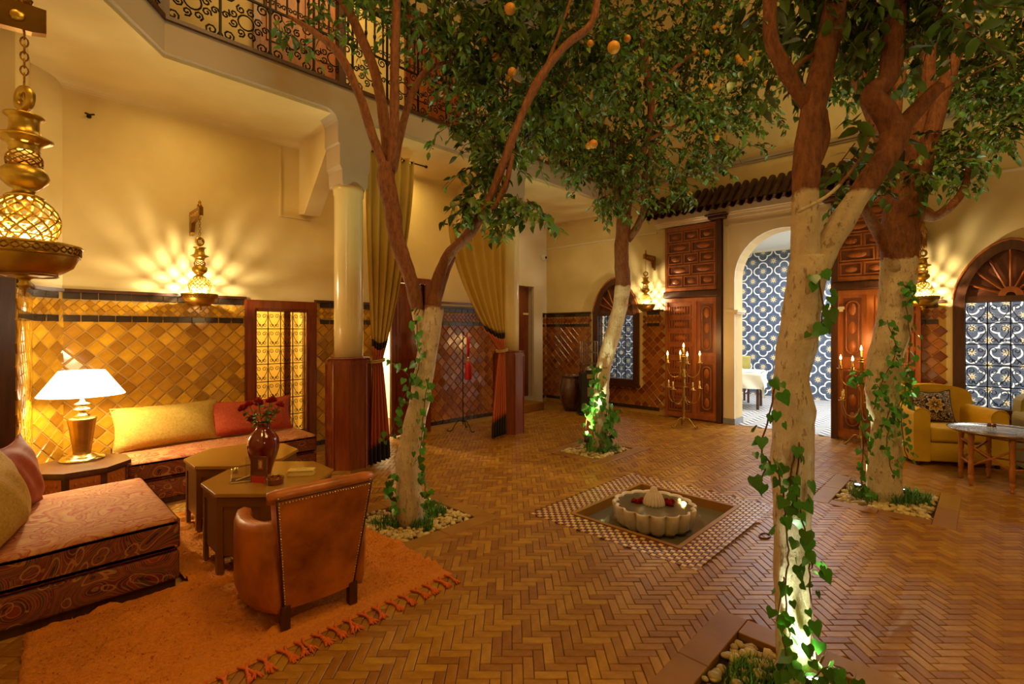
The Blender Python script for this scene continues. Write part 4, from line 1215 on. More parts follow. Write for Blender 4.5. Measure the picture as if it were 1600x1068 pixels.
# plate rail on the red tiled wall
o = thing('wall_shelf', 'dark wooden shelf rail high on the red tiled loggia wall', 'shelf', (5.0, WY, 1.98))
mb = MB(); mb.box(-0.4, 0.9, -0.12, -0.03, 0.0, 0.03); part('board', mb, 'wood', o)
for x in (-0.25, 0.75):
    mb = MB(); mb.prism([(-0.03, 0.0), (-0.03, -0.12), (-0.11, 0.0)], x - 0.015, x + 0.015, 'YZ'); part('bracket', mb, 'wood', o)

# ================================================================= FURNITURE
def cushion(name, label, Wd, Ht, th, m, loc, rot, group=None, pipe=None, cat='cushion', sag=0.03):
    """stuffed cushion standing in its own xz plane, origin at bottom centre"""
    o = bpy.data.objects.new(name, None); COL.objects.link(o); o.location = loc; o.rotation_euler = rot
    tag(o, label, cat, group)
    rn = random.Random(hash(label) % 1000 if False else len(label) * 7)
    ph = rn.random() * 6
    def fn(side):
        def f(u, v):
            x = (u * 2 - 1); z = (v * 2 - 1)
            k = max(0, 1 - abs(x) ** 2.6) ** 0.55 * max(0, 1 - abs(z) ** 2.6) ** 0.55
            pinch = 1 - 0.07 * (1 - abs(x) ** 2) * abs(z) ** 3
            pz = 1 - 0.07 * (1 - abs(z) ** 2) * abs(x) ** 3
            wr = 0.006 * math.sin(9 * x + 5 * z + ph) * k
            return (x * Wd / 2 * pz, side * th / 2 * k + wr, (z * pinch + 1) * Ht / 2 - sag * (1 - x * x) * (1 if z > 0 else 0) * max(0, z))
        return f
    mb = MB(); mb.grid(fn(-1), 18, 14); mb.grid(fn(1), 18, 14)
    part('cover', mb, m, o)
    mb = MB(); f = fn(0); pts = [f(t, 0) for t in [i / 10 for i in range(10)]] + [f(1, i / 10) for i in range(10)] + [f(1 - i / 10, 1) for i in range(10)] + [f(0, 1 - i / 10) for i in range(10)]
    mb.tube(pts, 0.006, 5, closed=True); part('piping', mb, pipe or m, o)
    return o

# -- rug
rug = thing('shag_rug', 'orange shaggy wool rug with knotted coral fringe under the coffee tables', 'rug', (1.0, 3.6, 0))
rx0, rx1, ry0, ry1 = 0.06 - 1.0, 1.99 - 1.0, 2.46 - 3.6, 4.9 - 3.6
mb = MB()
NX, NY = 150, 190
def rf(u, v):
    x = rx0 + (rx1 - rx0) * u; y = ry0 + (ry1 - ry0) * v
    x += 0.012 * math.sin(9 * y) * (u - .5) * 2
    e = min(u * (rx1 - rx0), (1 - u) * (rx1 - rx0), v * (ry1 - ry0), (1 - v) * (ry1 - ry0))
    h = 0.028 * min(1, e / 0.012) if e < 0.012 else 0.028
    flat = y < ry0 + 0.09
    if flat: h *= 0.45
    n1 = noise.noise(Vector((x * 30, y * 30, 0))); n2 = noise.noise(Vector((x * 90, y * 90, 3)))
    z = h + (0 if flat else 0.006 * n1 + 0.004 * n2) * min(1, e / 0.02)
    # ridges of longer pile in short dashes
    rr = noise.noise(Vector((x * 5 + 0.4 * math.sin(y * 14), y * 22, 9)))
    if rr > 0.26 and not flat: z += 0.026 * min(1, (rr - 0.26) * 6)
    return (x, y, max(0.002, z))
YC = (3.49 - 3.6 - ry0) / (ry1 - ry0); XC = (0.78 - 1.0 - rx0) / (rx1 - rx0)
mb.grid(lambda u, v: rf(u, v * YC), NX, 85); mb.grid(lambda u, v: rf(XC + (1 - XC) * u, YC + (1 - YC) * v), 95, 100); part('pile', mb, 'rug', rug)
# tufts on top
tb = MB()
rr_ = random.Random(3)
for i in range(9000):
    x = rr_.uniform(rx0 + 0.02, rx1 - 0.02); y = rr_.uniform(ry0 + 0.10, ry1 - 0.5)
    if y > 0.9 or (y > -0.13 and x < -0.2): continue
    a = rr_.uniform(0, 2 * PI); h = rr_.uniform(0.012, 0.026); dx, dy = math.cos(a) * h * 0.8, math.sin(a) * h * 0.8; w_ = 0.0035
    z = 0.024
    tb.add([(x - w_ * math.sin(a), y + w_ * math.cos(a), z), (x + w_ * math.sin(a), y - w_ * math.cos(a), z), (x + dx, y + dy, z + h * 0.75)], [(0, 1, 2)])
part('tufts', tb, 'rug', rug, 'stuff')
nf = 44
for i in range(nf):
    x = rx0 + 0.03 + (rx1 - rx0 - 0.06) * (i + .5) / nf
    sgn = 1 if i % 2 else -1
    r0 = random.Random(i)
    jx = r0.uniform(-.02, .02)
    mb = MB()
    pts = [(x, ry0 + 0.01, 0.012), (x + sgn * 0.018 + jx * .3, ry0 - 0.03, 0.012), (x + sgn * 0.022 + jx, ry0 - 0.085, 0.011)]
    mb.tube(spline(pts, 4), 0.007, 6)
    e = Vector(pts[-1]); mb.sphere(e, 0.013, 7, 5, (1, 1, 0.8))
    for k in range(6):
        a = -PI / 2 + r0.uniform(-0.7, 0.7) + jx * 5; L = r0.uniform(0.03, 0.05)
        mb.tube([e, e + Vector((math.cos(a) * L * .5, math.sin(a) * L * .5, r0.uniform(-.002, .006))), e + Vector((math.cos(a) * L, math.sin(a) * L, -0.005))], [0.005, 0.006, 0.003], 4)
    part('tassel', mb, 'fringe', rug)

# -- L-shaped sofa in two blocks
def sofa_block(label, loc, L, Wd, seat_h, split):
    s = thing('low_sofa', label, 'sofa', loc, 0, 'paisley low sofas of the corner niche')
    mb = MB(); mb.box(0.02, L - 0.02, 0.02, Wd - 0.02, 0.0, 0.055); part('plinth', mb, 'darkwood', s)
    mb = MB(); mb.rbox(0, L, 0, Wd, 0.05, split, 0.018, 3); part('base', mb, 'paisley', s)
    mb = MB()
    def f(u, v): pass
    bm = bmesh.new(); bmesh.ops.create_cube(bm, size=1)
    for v in bm.verts: v.co = Vector(((v.co.x + .5) * (L + .01) - .005, (v.co.y + .5) * (Wd + .01) - .005, split + 0.004 + (v.co.z + .5) * (seat_h - split)))
    bmesh.ops.subdivide_edges(bm, edges=bm.edges[:], cuts=9, use_grid_fill=True)
    bmesh.ops.bevel(bm, geom=[e for e in bm.edges if e.is_boundary or e.calc_face_angle(0) > 0.5], offset=0.035, segments=3, profile=0.5, affect='EDGES')
    for v in bm.verts:
        if v.co.z > split + 0.06:
            v.co.z += 0.010 * noise.noise(Vector((v.co.x * 3, v.co.y * 3, loc[0])))
            v.co.z += -0.012 * math.cos((v.co.x / L - .5) * 0)  * 0 
    top_idx = bm.faces
    mb.v = []
    bm.verts.index_update()
    mb.add([v.co[:] for v in bm.verts], [[v.index for v in f_.verts] for f_ in bm.faces], True)
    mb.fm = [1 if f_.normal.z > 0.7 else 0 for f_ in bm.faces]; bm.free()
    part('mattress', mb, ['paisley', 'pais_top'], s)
    return s
sofa_block('low paisley sofa block in the left foreground beside the orange rug', (-0.44, 3.53, 0), 1.19, 1.20, 0.415, 0.22)
sofa_block('low paisley sofa bench along the amber tiled wall under the window', (0.74, 5.30, 0), 1.66, 0.90, 0.415, 0.22)

cushion('cushion', 'large gold woven bolster cushion leaning on the amber tiles beside the lamp', 0.90, 0.40, 0.20, 'gold_fab', (1.145,5.78,0.437), (R(-14), R(0), R(4)), 'cushions on the low sofas', sag=0.0)
cushion('cushion', 'coral red woven cushion leaning below the iron-grilled window', 0.88, 0.38, 0.19, 'red_fab', (1.888,5.8,0.437), (R(-14), R(0), R(-3)), 'cushions on the low sofas', sag=0.02)
cushion('cushion', 'olive gold cushion nearest the camera on the left sofa block', 0.62, 0.46, 0.20, 'gold_fab', (0.03, 3.84, 0.42), (R(-16), 0, R(76)), 'cushions on the low sofas', pipe='gold_fab')
cushion('cushion', 'burgundy velvet cushion standing behind the olive gold one', 0.50, 0.46, 0.18, 'maroon', (0.10, 4.36, 0.42), (R(-14), 0, R(70)), 'cushions on the low sofas')

# -- side table and lamp
st = thing('side_table', 'small dark inlaid octagonal side table between the two sofa blocks', 'table', (0.44, 5.26, 0))
mb = MB(); mb.prism(octa(0.33), 0.455, 0.485); part('tabletop', mb, 'darkwood', st)
mb = MB(); mb.prism(octa(0.30), 0.02, 0.455); part('body', mb, 'darkwood', st)
for k in range(8):
    a = k * PI / 4; mb = MB(); mb.M = RZ(a)
    mb.box(0.277, 0.283, -0.09, 0.09, 0.30, 0.43)
    for i in range(4):
        for j in range(2): mb.sphere((0.285, -0.055 + i * 0.037, 0.335 + j * 0.05), 0.010, 6, 4, (0.6, 1, 1.6))
    part('spindle_panel', mb, 'walnut', st)
lp = thing('table_lamp', 'lit table lamp with white conical shade on fluted metal base', 'lamp', (0.46, 5.42, 0.486))
mb = MB()
mb.lathe([(0.15, 0), (0.15, 0.012), (0.135, 0.022), (0.12, 0.03), (0.10, 0.036), (0.088, 0.05)], 32); part('foot', mb, 'silver', lp)
mb = MB()
mb.lathe([(0.052, 0.05), (0.055, 0.08), (0.086, 0.325), (0.090, 0.335), (0.084, 0.345), (0.05, 0.35)], 48, lobes=16, lobe=0.10); part('fluted_body', mb, 'dullbrass', lp)
mb = MB(); mb.lathe([(0.05, 0.35), (0.055, 0.365), (0.03, 0.38), (0.028, 0.40), (0.062, 0.41), (0.066, 0.42), (0.03, 0.432), (0.025, 0.445), (0.052, 0.455), (0.054, 0.463), (0.022, 0.475), (0.012, 0.50), (0.010, 0.60)], 24); part('neck', mb, 'silver', lp)
mb = MB(); mb.lathe([(0.285, 0.535), (0.15, 0.735)], 40, cap=False); mb.lathe([(0.15, 0.735), (0.02, 0.725)], 40, cap=False); part('lamp_shade', mb, 'shade', lp)
lamp('table_lamp_light', 'POINT', (0.46, 5.42, 1.135), 60, (1.0, 0.80, 0.40), 0.03)
lamp('table_lamp_uplight', 'POINT', (0.46, 5.42, 1.27), 10, (1.0, 0.80, 0.42), 0.08)

# -- octagonal coffee tables
def octtable(label, loc, ap, h):
    t_ = thing('coffee_table', label, 'table', loc, R(0), 'octagonal bronze lacquer coffee tables')
    r = ap / math.cos(PI / 8)
    mb = MB(); o8 = octa(r); mb.prism(o8, h - 0.022, h - 0.004); o7 = octa(r * 0.99); mb.prism(o7, h - 0.004, h); part('tabletop', mb, 'table', t_)
    r2 = r * 0.965; a2 = r2 * math.cos(PI / 8); side = 2 * r2 * math.sin(PI / 8)
    for k in range(8):
        mb = MB(); mb.M = RZ(k * PI / 4); hs = side / 2
        # frame: posts, top rail, recessed board with an arched cut at the foot
        mb.box(a2 - 0.02, a2, -hs, -hs + 0.035, 0, h - 0.03).box(a2 - 0.02, a2, hs - 0.035, hs, 0, h - 0.03)
        mb.box(a2 - 0.02, a2, -hs + 0.035, hs - 0.035, h - 0.085, h - 0.03)
        mb.box(a2 - 0.018, a2 - 0.008, -hs + 0.035, hs - 0.035, 0.12, h - 0.085)
        part('side_panel', mb, 'tableside', t_)
    return t_
octtable('octagonal bronze coffee table in front carrying the vase and small box', (1.30, 3.61, 0.027), 0.385, 0.513)
octtable('octagonal bronze coffee table behind, nearer the window bench', (1.38, 4.42, 0.027), 0.385, 0.513)

# -- vase, roses and small things on the front table
VZ = 0.54; VP = (1.285, 3.70)
v_ = thing('vase', 'glossy oxblood ceramic vase on the front coffee table', 'vase', (VP[0], VP[1], VZ))
mb = MB(); mb.lathe([(0.05, 0), (0.055, 0.01), (0.062, 0.04), (0.085, 0.11), (0.102, 0.17), (0.106, 0.21), (0.10, 0.25), (0.08, 0.285), (0.055, 0.31), (0.045, 0.325), (0.044, 0.34), (0.055, 0.36), (0.058, 0.365), (0.048, 0.362), (0.038, 0.34), (0.036, 0.30)], 36, cap=False); mb.lathe([(0.05, 0), (0.0001, 0.002)], 36, cap=False); part('body', mb, 'vase', v_)
def bloom(r, m):
    mb = MB(); rn = random.Random(int(r * 1e5))
    for ring, (rr, n_, tilt, h0) in enumerate([(0.25, 4, 0.1, 1.1), (0.5, 5, 0.35, 0.95), (0.78, 6, 0.7, 0.75), (1.0, 6, 1.1, 0.5)]):
        for k in range(n_):
            a = 2 * PI * k / n_ + ring * 0.5
            mb.M = RZ(a) @ T(r * rr * 0.45, 0, 0) @ RY(tilt)
            w_ = r * (0.42 + 0.14 * ring); hh = r * h0 * 1.15
            def f(u, v):
                x = (u * 2 - 1)
                return (0.35 * r * (x * x) * -1 + r * 0.18 * v * v, x * w_ * math.sin(PI * (0.25 + 0.6 * v)) * 0.9, v * hh * (1 - 0.18 * x * x))
            mb.grid(f, 4, 4)
    mb.M = Matrix(); return mb
def leafmesh(L, W, m='leaf', name='leaf', fold=0.25, bend=0.15):
    mb = MB(); ys = [0, 0.18, 0.45, 0.75, 1.0]; ws = [0.0, 0.75, 1.0, 0.6, 0.0]
    vs = []
    for y, w_ in zip(ys, ws):
        z = -bend * L * y * y
        vs += [(-w_ * W / 2, y * L, z + fold * w_ * W / 2), (0, y * L, z), (w_ * W / 2, y * L, z + fold * w_ * W / 2)]
    fs = []
    for k in range(4):
        b_ = k * 3; fs += [(b_, b_ + 1, b_ + 4, b_ + 3), (b_ + 1, b_ + 2, b_ + 5, b_ + 4)]
    mb.add(vs, fs, True); return mb
rleaf = leafmesh(0.05, 0.03).mesh('leaf', M['ivy'])
roses = [(-0.13, 0.02, 0.475, 'rose'), (-0.045, -0.03, 0.50, 'rose'), (-0.01, 0.05, 0.53, 'rose'), (0.035, -0.03, 0.52, 'rose'), (0.075, 0.02, 0.535, 'rose'), (0.13, 0.03, 0.50, 'rose'), (-0.10, -0.04, 0.39, 'rose'), (0.0, -0.06, 0.42, 'pinkrose'), (0.06, -0.06, 0.44, 'pinkrose'), (-0.06, 0.07, 0.51, 'rose')]
bm_cache = {}
rl = ['dark red rose highest on the left side of the bouquet', 'dark red rose just left of the bouquet centre', 'tall dark red rose at the back centre of the bouquet', 'dark red rose right of the bouquet centre, facing forward',
      'tallest dark red rose right of the bouquet centre', 'dark red rose farthest right in the bouquet', 'low dark red rose drooping at the left of the bouquet', 'dusty pink rose low at the front of the bouquet',
      'dusty pink rose low at the front right of the bouquet', 'dark red rose at the back left of the bouquet']
for i, (dx, dy, z, k) in enumerate(roses):
    # spread across the picture plane and in depth
    px = VP[0] + rgt.x * dx - fwd.x * dy; py = VP[1] + rgt.y * dx - fwd.y * dy
    o = thing('rose', rl[i], 'rose', (px, py, VZ + z - 0.02), i * 1.3, 'dark red roses in the vase' if k == 'rose' else 'pink roses in the vase')
    if k not in bm_cache: bm_cache[k] = bloom(0.033, k).mesh('bloom', M[k])
    b_ = link('bloom', bm_cache[k], o, (0, 0, 0), (dy * 3, dx * 3, 0))
    base = Vector((VP[0] - px, VP[1] - py, 0.30 - z + 0.02)); base.rotate(Matrix.Rotation(-i * 1.3, 3, 'Z'))
    mb = MB(); mb.tube(spline([base, base * 0.5 + Vector((0, 0, 0.01)), (0, 0, 0)], 3), 0.003, 5); part('stem', mb, 'ivy', o)
    for q in range(5):
        t_ = 0.15 + q * 0.13
        p_ = base * t_; link('leaf', rleaf, o, p_, (random.uniform(-.5, .5), random.uniform(-.3, .5), q * 2.1 + i))
fr = thing('acrylic_card_stand', 'small upright acrylic stand holding a dark printed card before the vase', 'stand', (1.19, 3.50, VZ), TH - PI / 2 + R(-8))
mb = MB(); mb.box(-0.058, 0.058, -0.006, 0.006, 0, 0.175); part('card', mb, 'vase', fr)
mb = MB(); mb.box(-0.060, 0.060, -0.009, -0.007, 0, 0.18).box(-0.064, -0.060, -0.05, 0.006, 0, 0.18); part('acrylic_sheet', mb, 'glass', fr)
mb = MB(); mb.box(-0.004, 0.03, -0.0070, -0.0061, 0.09, 0.155); part('printed_doorway', mb, 'curt_r', fr)
mb = MB(); mb.box(-0.002, 0.028, -0.0074, -0.0071, 0.125, 0.13).box(0.006, 0.022, -0.0074, -0.0071, 0.10, 0.145); part('printed_detail', mb, 'card', fr)
mb = MB(); mb.box(-0.05, 0.05, -0.0070, -0.0061, 0.0, 0.045); part('printed_footer', mb, 'tassel', fr)
nb = thing('notebook', 'dark notebook with a pen lying left of the card stand', 'notebook', (1.13, 3.62, VZ), R(-22))
mb = MB(); mb.rbox(-0.075, 0.075, -0.05, 0.05, 0.0, 0.014, 0.003, 1, False); part('cover', mb, 'darkwood', nb)
mb = MB(); mb.box(-0.072, 0.0755, -0.0505, 0.047, 0.003, 0.011); part('pages', mb, 'card', nb)
pn = thing('pen', 'pale pen resting on the dark notebook', 'pen', (1.13, 3.62, VZ + 0.014), R(28))
mb = MB(); mb.tube([(-0.06, 0, 0.005), (0.045, 0, 0.005), (0.062, 0, 0.005)], [0.0045, 0.0045, 0.001], 8); part('barrel', mb, 'card', pn)
mb = MB(); mb.tube([(-0.06, 0.0, 0.011), (-0.02, 0.0, 0.011)], 0.0014, 4); part('clip', mb, 'brass', pn)
at = thing('ashtray', 'round dark ribbed metal ashtray at the table edge', 'ashtray', (1.255, 3.395, VZ))
mb = MB(); mb.lathe([(0.050, 0), (0.052, 0.004), (0.050, 0.010), (0.053, 0.016), (0.050, 0.022), (0.053, 0.030), (0.054, 0.042), (0.048, 0.042), (0.044, 0.020), (0.0001, 0.018)], 30); part('bowl', mb, 'wood', at)
mb = MB(); 
for k in range(8): a = k * PI / 4; mb.rbox(0.047 * math.cos(a) - .006, 0.047 * math.cos(a) + .006, 0.047 * math.sin(a) - .006, 0.047 * math.sin(a) + .006, 0.04, 0.050, 0.002, 1)
part('rim_studs', mb, 'copper', at)
bx = thing('tissue_box', 'long low cream box with dark script on its lid', 'box', (1.46, 3.47, VZ), TH - PI / 2 + R(9))
mb = MB(); mb.rbox(-0.085, 0.085, -0.035, 0.035, 0, 0.030, 0.002, 1, False); part('body', mb, 'card', bx)
mb = MB(); mb.rbox(-0.087, 0.087, -0.037, 0.037, 0.0305, 0.042, 0.002, 1, False); part('lid', mb, 'card', bx)
mb = MB()
for k in range(7): mb.box(-0.03 + k * 0.010, -0.024 + k * 0.010, -0.004 + 0.003 * (k % 2), 0.003 + 0.002 * (k % 3), 0.0421, 0.0426)
part('lid_script', mb, 'leather2', bx)
cd = thing('tealight_glass', 'tiny pale glass candle holder left of the vase base', 'candle holder', (1.15, 3.86, VZ))
mb = MB(); mb.lathe([(0.018, 0), (0.024, 0.02), (0.022, 0.035), (0.018, 0.034), (0.016, 0.006)], 16, cap=False); part('cup', mb, 'silver', cd)
mb = MB(); mb.lathe([(0.0001, 0.004), (0.015, 0.004), (0.015, 0.02), (0.0001, 0.02)], 12); part('wax', mb, 'candle', cd)

# -- leather tub chair seen from behind
ch = thing('tub_chair', 'studded cognac leather tub armchair seen from behind on the rug', 'armchair', (1.195, 2.80, 0.028), R(-3))
# back: outward leaning curved shell
def backf(side):
    def f(u, v):
        x = u * 2 - 1
        z = 0.10 + v * 0.60
        hw = 0.19 + 0.065 * v
        y = -0.225 - 0.095 * v - 0.035 * (1 - x * x) * (0.6 + 0.4 * v)
        z += 0.012 * (1 - x * x) * v
        return (x * hw, y + (0.085 if side else 0.0) + (0.02 * (1 - v) if side else 0), z)
    return f
mb = MB(); mb.grid(backf(0), 16, 12); part('back_panel', mb, 'leather', ch)
mb = MB(); mb.grid(backf(1), 16, 12)
f0, f1 = backf(0), backf(1)
mb.grid(lambda u, v: tuple(Vector(f0(0, u)).lerp(Vector(f1(0, u)), v)), 12, 2); mb.grid(lambda u, v: tuple(Vector(f0(1, u)).lerp(Vector(f1(1, u)), v)), 12, 2)
part('inner_back', mb, 'leather', ch)
mb = MB(); pts = []
for i in range(17):
    u = i / 16; a = Vector(f0(u, 1)); b_ = Vector(f1(u, 1)); pts.append(a.lerp(b_, 0.5) + Vector((0, 0, 0.004)))
pts = [pts[0] + Vector((0.0, 0, -0.03))] + pts + [pts[-1] + Vector((0, 0, -0.03))]
mb.tube([p + Vector((0, 0.012, -0.006)) for p in pts], [0.026] + [0.036] * 17 + [0.026], 12)
part('top_roll', mb, 'leather', ch)
# nail heads
mb = MB()
path = [f0(0.0, 1 - i / 40) for i in range(40)] + [f0(1.0, 1 - i / 40) for i in range(40)] + [f0(i / 34, 0.955) for i in range(1, 34)]
for k, p in enumerate(path):
    xo = 0.012 if k < 40 else (-0.012 if k < 80 else 0)
    mb.sphere((p[0] + xo, p[1] - 0.002, p[2]), 0.0055, 6, 4, (1, 0.6, 1))
part('nail_heads', mb, 'silver', ch, 'stuff')
mb = MB()
for u in (0.0, 1.0): mb.tube([Vector(f0(u, i / 12)) + Vector(((0.004 if u == 0 else -0.004), -0.001, 0)) for i in range(13)], 0.005, 5)
mb.tube([Vector(f0(i / 16, 0.985)) + Vector((0, -0.001, 0)) for i in range(17)], 0.005, 5)
part('welt', mb, 'leather2', ch)
# arms sweep round from the back to the front
for s in (-1, 1):
    path = spline([(s * 0.225, -0.245), (s * 0.285, -0.14), (s * 0.315, 0.02), (s * 0.305, 0.18), (s * 0.27, 0.285)], 4)
    P3 = [Vector((p[0], p[1], 0)) for p in [(q.x, q.y) for q in [Vector((a.x, a.y, 0)) for a in [Vector((*p_, 0)) if len(p_) == 2 else p_ for p_ in path]]]]
    n_ = len(P3); mb = MB(); vs = []; prof = [(-0.0, 0.10), (0.012, 0.14), (0.016, 0.30), (0.012, -1), (0.0, -2), (-0.03, -3), (-0.065, -2), (-0.075, -1), (-0.075, 0.30), (-0.07, 0.10)]
    for k, p in enumerate(P3):
        d_ = (P3[min(k + 1, n_ - 1)] - P3[max(k - 1, 0)]).normalized(); nrm = Vector((d_.y, -d_.x, 0)) * (1 if s < 0 else -1)
        if nrm.x * s < 0: nrm = -nrm
        t_ = k / (n_ - 1); top = 0.565 - 0.055 * t_ - 0.015 * math.sin(PI * t_)
        for (o_, z_) in prof:
            z = {-1: top - 0.045, -2: top - 0.012, -3: top}.get(z_, z_)
            vs.append(tuple(p + nrm * o_ + Vector((0, 0, z))))
    m_ = len(prof); fs = []
    for k in range(n_ - 1):
        for i in range(m_): j = (i + 1) % m_; fs.append((k * m_ + i, k * m_ + j, (k + 1) * m_ + j, (k + 1) * m_ + i))
    fs += [tuple(range(m_)), tuple(range((n_ - 1) * m_, n_ * m_))]
    mb.add(vs, fs, True); part('arm', mb, 'leather', ch)
mb = MB(); mb.rbox(-0.235, 0.235, -0.20, 0.28, 0.10, 0.30, 0.02, 2).rbox(-0.215, 0.215, -0.16, 0.29, 0.30, 0.40, 0.035, 3); part('seat', mb, 'leather', ch)
for x, y in ((-0.18, -0.22), (0.18, -0.22), (-0.235, 0.22), (0.235, 0.22)):
    mb = MB(); mb.prism([(x - 0.022, y - 0.022), (x + 0.022, y - 0.022), (x + 0.022, y + 0.022), (x - 0.022, y + 0.022)], 0, 0.12); part('foot', mb, 'darkwood', ch)

# -- yellow velvet armchairs and the cushion
def club(label, loc, rz, m):
    a = thing('velvet_armchair', label, 'armchair', loc, rz, 'velvet club chairs under the near arched window')
    mb = MB(); mb.rbox(-0.29, 0.29, -0.34, 0.26, 0.05, 0.27, 0.02, 2); part('base', mb, m, a)
    mb = MB(); mb.rbox(-0.285, 0.285, -0.36, 0.22, 0.275, 0.44, 0.035, 3); part('seat_cushion', mb, m, a)
    for s in (-1, 1):
        mb = MB(); x0, x1 = (0.29, 0.455) if s > 0 else (-0.455, -0.29)
        c = (x0 + x1) / 2; hw = (x1 - x0) / 2
        poly = [(x0, 0.05), (x1, 0.05), (x1, 0.58)] + [(c + hw * math.cos(t), 0.58 + hw * math.sin(t)) for t in [PI * i / 10 for i in range(1, 10)]] + [(x0, 0.58)]
        mb.prism(poly, -0.36, 0.30, 'XZ', False); part('arm', mb, m, a)
        mb = MB(); mb.tube([(p[0], -0.362, p[1]) for p in poly[2:]], 0.006, 5); part('arm_welt', mb, m, a)
    mb = MB()
    top = [(-0.42, 0.30)] + [(-0.42 * math.cos(PI * i / 16) * (1 if 1 else 1), 0.70 + 0.19 * math.sin(PI * i / 16) ** 0.6) for i in range(17)] + [(0.42, 0.30)]
    mb.prism(top, 0.20, 0.36, 'XZ'); part('backrest', mb, m, a)
    for x in (-0.38, 0.38):
        for y in (-0.3, 0.28):
            mb = MB(); mb.lathe([(0.02, 0), (0.028, 0.05)], 10, (x, y, 0)); part('foot', mb, 'darkwood', a)
    return a
YR = math.atan2(-0.87, 0.5)
club('mustard velvet club chair with an embroidered cushion at the right edge', (7.87, 0.41, 0), YR, 'velvet')
club('olive velvet club chair cut off by the frame behind the tray table', (7.88, -0.72, 0), YR - R(8), 'olive')
cdv = Vector((math.cos(YR), math.sin(YR), 0)); cbk = Vector((-cdv.y, cdv.x, 0))
pc = Vector((7.87, 0.41, 0.445)) + cbk * 0.07 - cdv * 0.03
cushion('cushion', 'square black cushion with cream and gold embroidered rosette', 0.42, 0.40, 0.14, 'suzani', pc, (R(-18), 0, YR), None, pipe='black')

# -- folding tray table
TT = (6.98, -0.08)
tt = thing('tray_table', 'round metal tray on folding turned wooden legs by the club chair', 'table', (TT[0], TT[1], 0))
mb = MB(); mb.lathe([(0.0001, 0.535), (0.36, 0.535), (0.385, 0.548), (0.405, 0.560), (0.41, 0.556), (0.395, 0.542), (0.365, 0.527), (0.0001, 0.525)], 48); part('tray', mb, 'tray', tt)
mb = MB()
for rr in (0.12, 0.24, 0.33): mb.tube([(rr * math.cos(2 * PI * i / 40), rr * math.sin(2 * PI * i / 40), 0.5355) for i in range(40)], 0.002, 4, closed=True)
part('engraved_rings', mb, 'copper', tt)
legprof = [(0.014, 0), (0.018, 0.02), (0.012, 0.035), (0.022, 0.06), (0.024, 0.09), (0.015, 0.105), (0.024, 0.115), (0.022, 0.25), (0.016, 0.262), (0.025, 0.28), (0.016, 0.30), (0.024, 0.315), (0.022, 0.44), (0.028, 0.47), (0.026, 0.522)]
LP = [(0.30 * math.cos(a), 0.30 * math.sin(a)) for a in [2.37 + PI / 3 * i for i in range(6)]]
for x, y in LP:
    mb = MB(); mb.lathe(legprof, 12, (x, y, 0)); part('leg', mb, 'walnut', tt)
for i in range(6):
    a_, b_ = LP[i], LP[(i + 1) % 6]
    for z0, z1 in (((0.22, 0.22), (0.42, 0.42)) if i % 2 else ((0.20, 0.40), (0.40, 0.20))):
        mb = MB(); mb.tube([(a_[0], a_[1], z0), (b_[0], b_[1], z1)], 0.011, 6); part('stretcher', mb, 'walnut', tt)
tg = thing('tea_glass', 'small tumbler of dark red drink on the metal tray', 'glass', (6.98, -0.02, 0.536))
mb = MB(); mb.lathe([(0.0001, 0.002), (0.033, 0.0), (0.038, 0.03), (0.04, 0.085), (0.037, 0.085), (0.035, 0.03), (0.030, 0.008), (0.0001, 0.008)], 20); part('tumbler', mb, 'glass', tg)
mb = MB(); mb.lathe([(0.0001, 0.045), (0.0345, 0.045), (0.036, 0.078), (0.0001, 0.078)], 20); part('drink', mb, 'vase', tg)

# -- glazed jar and patio heater by the far wall
j = thing('glazed_jar', 'tall hammered brown glazed jar standing by the far tiled wall', 'jar', (7.78, 5.88, 0))
mb = MB(); mb.lathe([(0.15, 0), (0.17, 0.02), (0.235, 0.20), (0.262, 0.38), (0.255, 0.52), (0.225, 0.62), (0.215, 0.65), (0.235, 0.665), (0.235, 0.69), (0.20, 0.69), (0.19, 0.64)], 36, cap=False); part('body', mb, 'jar', j)
mb = MB(); mb.lathe([(0.14, 0.0), (0.0001, 0.004)], 24, cap=False); mb.lathe([(0.195, 0.60), (0.0001, 0.60)], 24, cap=False); part('inner', mb, 'black', j)
h = thing('patio_heater', 'black floor heater with clear glass column beside the brown jar', 'heater', (7.60, 5.36, 0), TH - PI / 2)
mb = MB(); mb.rbox(-0.20, 0.20, -0.18, 0.18, 0, 0.05, 0.01, 1, False).rbox(-0.165, 0.165, -0.15, 0.15, 0.05, 0.78, 0.012, 1, False); part('cabinet', mb, 'black', h)
mb = MB(); mb.box(-0.05, 0.10, -0.155, -0.151, 0.35, 0.52); part('label_plate', mb, 'steel', h)
mb = MB(); mb.box(-0.06, 0.06, -0.156, -0.151, 0.68, 0.76); part('control_plate', mb, 'silver', h)
for x in (-0.14, 0.14):
    for y in (-0.13, 0.13):
        mb = MB(); mb.tube([(x, y, 0.78), (x, y, 1.36)], 0.008, 6); part('guard_post', mb, 'steel', h)
mb = MB()
for z in (0.95, 1.15, 1.36): mb.tube([(-0.14, -0.13, z), (0.14, -0.13, z), (0.14, 0.13, z), (-0.14, 0.13, z)], 0.005, 4, False, True)
for k in range(5): mb.tube([(-0.10 + k * 0.05, -0.13, 0.95), (-0.10 + k * 0.05, -0.13, 1.36)], 0.003, 4)
part('guard_wires', mb, 'steel', h)
mb = MB(); mb.lathe([(0.07, 0.78), (0.07, 1.34)], 20, cap=False); part('glass_tube', mb, 'glass', h)
mb = MB(); mb.lathe([(0.06, 0.79), (0.075, 0.84), (0.05, 0.88), (0.02, 0.90)], 16); part('burner', mb, 'steel', h)

